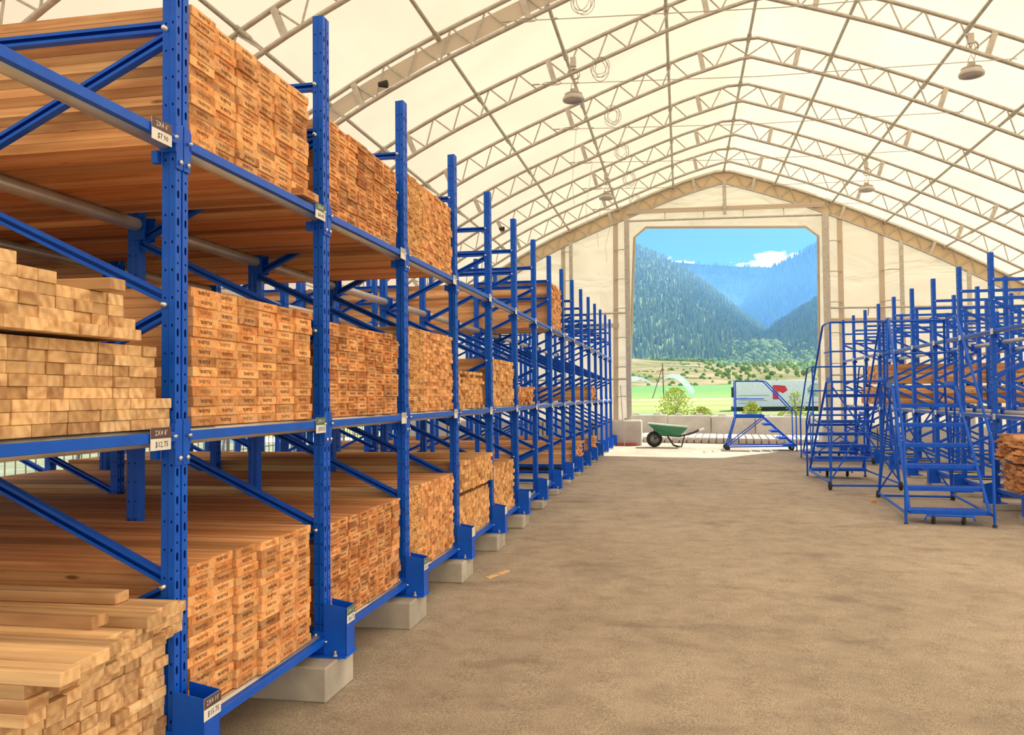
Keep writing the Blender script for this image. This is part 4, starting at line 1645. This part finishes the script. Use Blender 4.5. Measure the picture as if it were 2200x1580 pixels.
    rr = f.ramp([(0, (.36, .42, .12)), (1, (.13, .36, .08)), (.10, (.30, .27, .16)), (.16, (.26, .42, .08)), (.24, (.42, .50, .14)), (.28, (.24, .45, .07)), (.36, (.46, .48, .17)), (.42, (.27, .44, .08)), (.50, (.50, .47, .24)), (.55, (.48, .43, .22)), (.58, (.22, .40, .08)), (.75, (.20, .38, .08))])
    f.l(mr.outputs[0], rr.inputs[0])
    nf = f.n('ShaderNodeTexNoise', Scale=2.5, Detail=4.0)
    f.l(tc.outputs['Object'], nf.inputs['Vector'])
    r5 = f.ramp([(.3, (.7, .7, .7)), (.7, (1.2, 1.2, 1.2))])
    f.l(nf.outputs[0], r5.inputs[0])
    f.l(f.mix(1.0, rr.outputs[0], r5.outputs[0], 'MULTIPLY'), f.b.inputs['Base Color'])
    f.b.inputs['Roughness'].default_value = .95
    b = MB()
    ys = [27.5, 36, 45, 60, 80, 110, 150, 200, 250, 335]
    for y0, y1 in zip(ys, ys[1:]):
        b.face([(-200, y0, gz2(0, y0)), (200, y0, gz2(0, y0)), (200, y1, gz2(0, y1)), (-200, y1, gz2(0, y1))])
    tag(b.build('field', f.m), kind='structure')
    # surrounding ground beside the building
    b = MB()
    for x0, x1 in ((-200, -8.9), (11.6, 200)):
        b.face([(x0, -60, -.06), (x1, -60, -.06), (x1, 27.6, -.06), (x0, 27.6, -.06)])
    tag(b.build('ground', plain('gravel and grass', (.26, .29, .17), .95, 0, .3, 1.5)), kind='structure')

    # ---- slopes
    def hill(name, sky, base, nx, nz_, mat, amp, seed, foot=None):
        """sky: list of (x, y, z) ridge points; base: same number of (x, y, z) foot points"""
        rnd = random.Random(seed)
        b = MB()
        b.smooth = True
        def at(P, t):
            k = min(len(P) - 2, int(t * (len(P) - 1)))
            u = t * (len(P) - 1) - k
            u2 = u * u * (3 - 2 * u)
            return [P[k][0] + (P[k + 1][0] - P[k][0]) * u, P[k][1] + (P[k + 1][1] - P[k][1]) * u2, P[k][2] + (P[k + 1][2] - P[k][2]) * (u * .6 + u2 * .4)]
        grid = []
        for i in range(nx + 1):
            s_, f_ = at(sky, i / nx), at(base, i / nx)
            col = []
            for j in range(nz_ + 1):
                q = j / nz_
                p = [s_[k] + (f_[k] - s_[k]) * q for k in range(3)]
                w = math.sin(i * .55 + j * .25 + seed) * .5 + math.sin(i * 1.3 - j * .6 + seed * 2) * .3 + (rnd.random() - .5) * .5
                edge = 1 if 0 < j < nz_ else (.25 if j == 0 else 0)
                p[1] += amp * 2.2 * w * edge
                p[2] += amp * .35 * w * edge
                col.append(tuple(p))
            grid.append(col)
        vs = [p for c in grid for p in c]
        n1 = nz_ + 1
        b.add(vs, [(i * n1 + j, i * n1 + j + 1, (i + 1) * n1 + j + 1, (i + 1) * n1 + j) for i in range(nx) for j in range(nz_)])
        o = b.build(name, mat)
        tag(o, kind='structure')
        return grid

    def slope_mat(name, a, c, sc):
        t = NT(name)
        tc = t.n('ShaderNodeTexCoord')
        n1 = t.n('ShaderNodeTexNoise', Scale=sc, Detail=8.0, Roughness=.7)
        t.l(tc.outputs['Object'], n1.inputs['Vector'])
        r = t.ramp([(.38, a), (.62, c)])
        t.l(n1.outputs[0], r.inputs[0])
        t.l(r.outputs[0], t.b.inputs['Base Color'])
        t.b.inputs['Roughness'].default_value = 1.0
        t.b.inputs['Specular IOR Level'].default_value = 0.0
        return t.m
    # position of a point seen d metres out, given lateral and height slopes
    def P(px, py, Y):
        sx = (px - 1466) / 1850 * 1.0
        x = (px - 1100) / 1850
        z = (790 - py) / 1850
        d = fwd_v + right_v * x + up_v * z
        d = d * (Y / d.y)
        return (d.x, d.y, d.z + CAMZ)
    forest = slope_mat('conifer slope', (.14, .22, .11), (.24, .33, .15), .02)
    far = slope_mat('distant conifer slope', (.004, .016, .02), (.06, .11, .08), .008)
    # back ridge
    gC = hill('hills', [P(900, 470, 8200), P(1200, 540, 8200), P(1440, 563, 8200), P(1530, 570, 8200), P(1600, 574, 8200), P(1680, 575, 8200), P(1800, 560, 8200), P(2100, 500, 8200)],
         [P(900, 800, 5600), P(1200, 800, 5600), P(1440, 800, 5600), P(1530, 800, 5600), P(1600, 800, 5600), P(1680, 800, 5600), P(1800, 800, 5600), P(2100, 800, 5600)], 90, 26, far, 45, 3)
    # right ridge
    gB = hill('hills', [P(1600, 650, 5600), P(1640, 606, 5600), P(1668, 572, 5600), P(1710, 551, 5600), P(1755, 526, 5600), P(1840, 470, 5600), P(2100, 380, 5600)],
         [P(1500, 800, 3200), P(1550, 800, 3200), P(1620, 800, 3200), P(1700, 800, 3200), P(1755, 800, 3200), P(1840, 800, 3200), P(2100, 800, 3200)], 70, 26, far, 24, 9)
    # left slope
    gA = hill('hills', [P(1000, 330, 3420), P(1200, 450, 3420), P(1340, 517, 3420), P(1400, 540, 3330), P(1470, 576, 3150), P(1530, 620, 2880), P(1590, 668, 2700), P(1650, 712, 2430), P(1720, 752, 2250), P(1800, 775, 2070)],
              [P(1000, 792, 900), P(1200, 790, 900), P(1340, 782, 900), P(1400, 782, 900), P(1470, 784, 900), P(1530, 786, 900), P(1590, 790, 900), P(1650, 796, 900), P(1720, 800, 900), P(1800, 802, 900)], 80, 40, forest, 9, 5)
    # nearer right slope
    gD = hill('hills', [P(1610, 745, 1890), P(1640, 722, 1890), P(1680, 690, 1980), P(1720, 665, 2070), P(1760, 640, 2160), P(1850, 590, 2250), P(2050, 520, 2340)],
              [P(1560, 792, 880), P(1620, 795, 880), P(1680, 800, 880), P(1720, 802, 880), P(1760, 804, 880), P(1850, 804, 880), P(2050, 804, 880)], 50, 30, forest, 7, 6)
    # dry foothill
    foot = slope_mat('dry foothill', (.13, .19, .08), (.50, .40, .27), .05)
    gF = hill('hills', [P(1000, 778, 600), P(1250, 774, 600), P(1350, 770, 600), P(1420, 774, 600), P(1500, 778, 590), P(1560, 786, 580), P(1640, 784, 580), P(1700, 792, 570), P(1760, 796, 560), P(2000, 796, 560)],
              [P(1000, 832, 235), P(1250, 831, 235), P(1350, 830, 235), P(1420, 830, 235), P(1500, 830, 235), P(1560, 830, 235), P(1640, 830, 235), P(1700, 830, 235), P(1760, 830, 235), P(2000, 830, 235)], 80, 12, foot, .5, 8)
    # conifers over the nearer slopes, far too many to count
    def conifers(grids, n, name, mats, lab, hmin, hmax, jl=0, cat='forest'):
        b = MB()
        for _ in range(n):
            g, wlo = random.choice(grids)
            i = random.randrange(len(g) - 1)
            q = R() ** 1.0
            j = min(len(g[0]) - 2, int((jl + (1 - jl) * q) * (len(g[0]) - 1)))
            a, c = g[i][j], g[i + 1][j + 1]
            u, v = R(), R()
            x, y, z = a[0] + (c[0] - a[0]) * u, a[1] + (c[1] - a[1]) * v, a[2] + (c[2] - a[2]) * v
            h = hmin + (hmax - hmin) * R()
            w = h * (.17 + .1 * R())
            b.rv = R() * .99 + .005
            b.cur = 0
            base = [(x + w * math.cos(k * 2.094 + u * 2), y + w * math.sin(k * 2.094 + u * 2), z - 1) for k in range(3)]
            for k in range(3):
                b.face([base[k], base[(k + 1) % 3], (x, y, z + h)])
        o = b.build(name, mats)
        tag(o, lab, cat, kind='stuff')
    def leafm(name, a, c):
        t = NT(name)
        at = t.n('ShaderNodeAttribute')
        at.attribute_name = 'rnd'
        r = t.ramp([(0, a), (1, c)])
        t.l(at.outputs['Fac'], r.inputs[0])
        t.l(r.outputs[0], t.b.inputs['Base Color'])
        t.b.inputs['Roughness'].default_value = .9
        return t.m
    conifers([(gA, 0), (gA, 0), (gD, 0)], 26000, 'conifer_forest', leafm('conifer green', (.10, .17, .09), (.24, .33, .15)), 'dark conifer forest covering the mountain slopes', 6, 13)
    conifers([(gB, 0), (gB, 0), (gC, 0)], 9000, 'distant_forest', leafm('far conifer green', (.01, .03, .03), (.07, .12, .09)), 'blue hazy forest on the far ridges behind the valley', 22, 42)
    # broadleaf scrub at the slope foot
    b = MB()
    b.smooth = True
    for _ in range(2400):
        px = 1330 + 460 * R()
        if R() < .10:
            q = R()
            Y = 232 + 365 * q
            py = 850 - 1850 * (2.6 + 20.4 * q) / Y
            h = (.6 + 1.2 * R()) * (1 + q)
        elif px > 1530:
            q = R() ** 1.5 * .34
            if R() < .35 + .35 * math.sin(px * .07 + q * 9):
                continue
            Y = 862 + 1120 * q
            py = 850 - 1850 * (24 + 150 * q + 2) / Y
            h = 6 + 8 * R()
        elif R() < .5:
            py, Y = 777 + 5 * R(), 585
            h = 2 + 3 * R()
        else:
            continue
        x, y, z = P(px, py, Y)
        b.rv = R() * .99 + .005
        vs, fs = [], []
        n = 7
        for j in range(4):
            ph = j / 3 * PI
            for k in range(n):
                rr = h * .55 * math.sin(ph) * (.75 + .5 * R())
                vs.append((x + rr * math.cos(6.283 * k / n), y + rr * math.sin(6.283 * k / n), z - h * .5 * math.cos(ph) * (1 + .2 * R())))
        for j in range(3):
            for k in range(n):
                fs.append((j * n + k, j * n + (k + 1) % n, (j + 1) * n + (k + 1) % n, (j + 1) * n + k))
        b.add(vs, fs)
    tag(b.build('hillside_scrub', leafm('scrub green', (.10, .22, .06), (.34, .46, .14))), 'rounded green scrub bushes along the foot of the slopes', 'scrub', kind='stuff')
    # mountain air: one box of haze between the field and the far ridge
    hz = bpy.data.materials.new('mountain haze')
    hz.use_nodes = True
    hz.node_tree.nodes.clear()
    vs_ = hz.node_tree.nodes.new('ShaderNodeVolumeScatter')
    vs_.inputs['Color'].default_value = (.06, .19, .56, 1)
    vs_.inputs['Density'].default_value = .0005
    vs_.inputs['Anisotropy'].default_value = .2
    oo = hz.node_tree.nodes.new('ShaderNodeOutputMaterial')
    hz.node_tree.links.new(vs_.outputs[0], oo.inputs['Volume'])
    b = MB()
    b.box(-6000, 7000, 340, 7500, -50, 640)
    tag(b.build('mountain_haze', hz), 'blue haze in front of the mountains', 'haze', kind='stuff')


sunlit()


# ------------------------------------------------------------------ fence along the side wall
def fence():
    t = None
    for i in range(7):
        y0 = 3.0 + 2.4 * i
        b = MB()
        for k in range(16):
            yy = y0 + .05 + .15 * k
            b.tube([(-7.1, yy, .2), (-7.1, yy, 2.3)], .009, 4, False)
        for z in (.2, .62, 1.04, 1.46, 1.88, 2.3):
            b.tube([(-7.1, y0 + .04, z), (-7.1, y0 + 2.34, z)], .008, 4, False)
        e = tag(empty('wire_fence_panel', (0, 0, 0)), f'wire mesh fence panel along the side wall behind the left rack, {ORD[i + 1]} one', 'fence', 'side wall fence panels')
        b.build('wire_mesh', M_galv, e)
        b = MB()
        b.tube([(-7.1, y0 - .01, 0), (-7.1, y0 - .01, 2.35)], .025, 8)
        b.build('fence_post', M_galv, e)


fence()


# ------------------------------------------------------------------ litter
def litter():
    b = MB()
    b.add([(-.02, -.16, 0), (.02, -.16, 0), (.02, .16, 0), (-.02, .16, 0), (-.02, -.16, .012), (.02, -.16, .012), (.02, .16, .012), (-.02, .16, .012)],
          [(0, 3, 2, 1), (4, 5, 6, 7), (0, 1, 5, 4), (1, 2, 6, 5), (2, 3, 7, 6), (3, 0, 4, 7)])
    o = b.build('wood_offcut', M_pine, None, (-1.48, 6.85, .004))
    o.rotation_euler = (0, 0, -.35)
    tag(o, 'thin wood offcut on the floor beside the third concrete sleeper', 'wood scrap')
    b = MB()
    b.bbox(-.03, .03, -.03, .03, 0, .05, .004)
    o = b.build('wood_block', M_pine, None, (2.42, 11.9, ground(2.42, 11.9)))
    tag(o, 'tiny pale wood block on the floor beside the nearest ladder wheel', 'wood scrap')


litter()
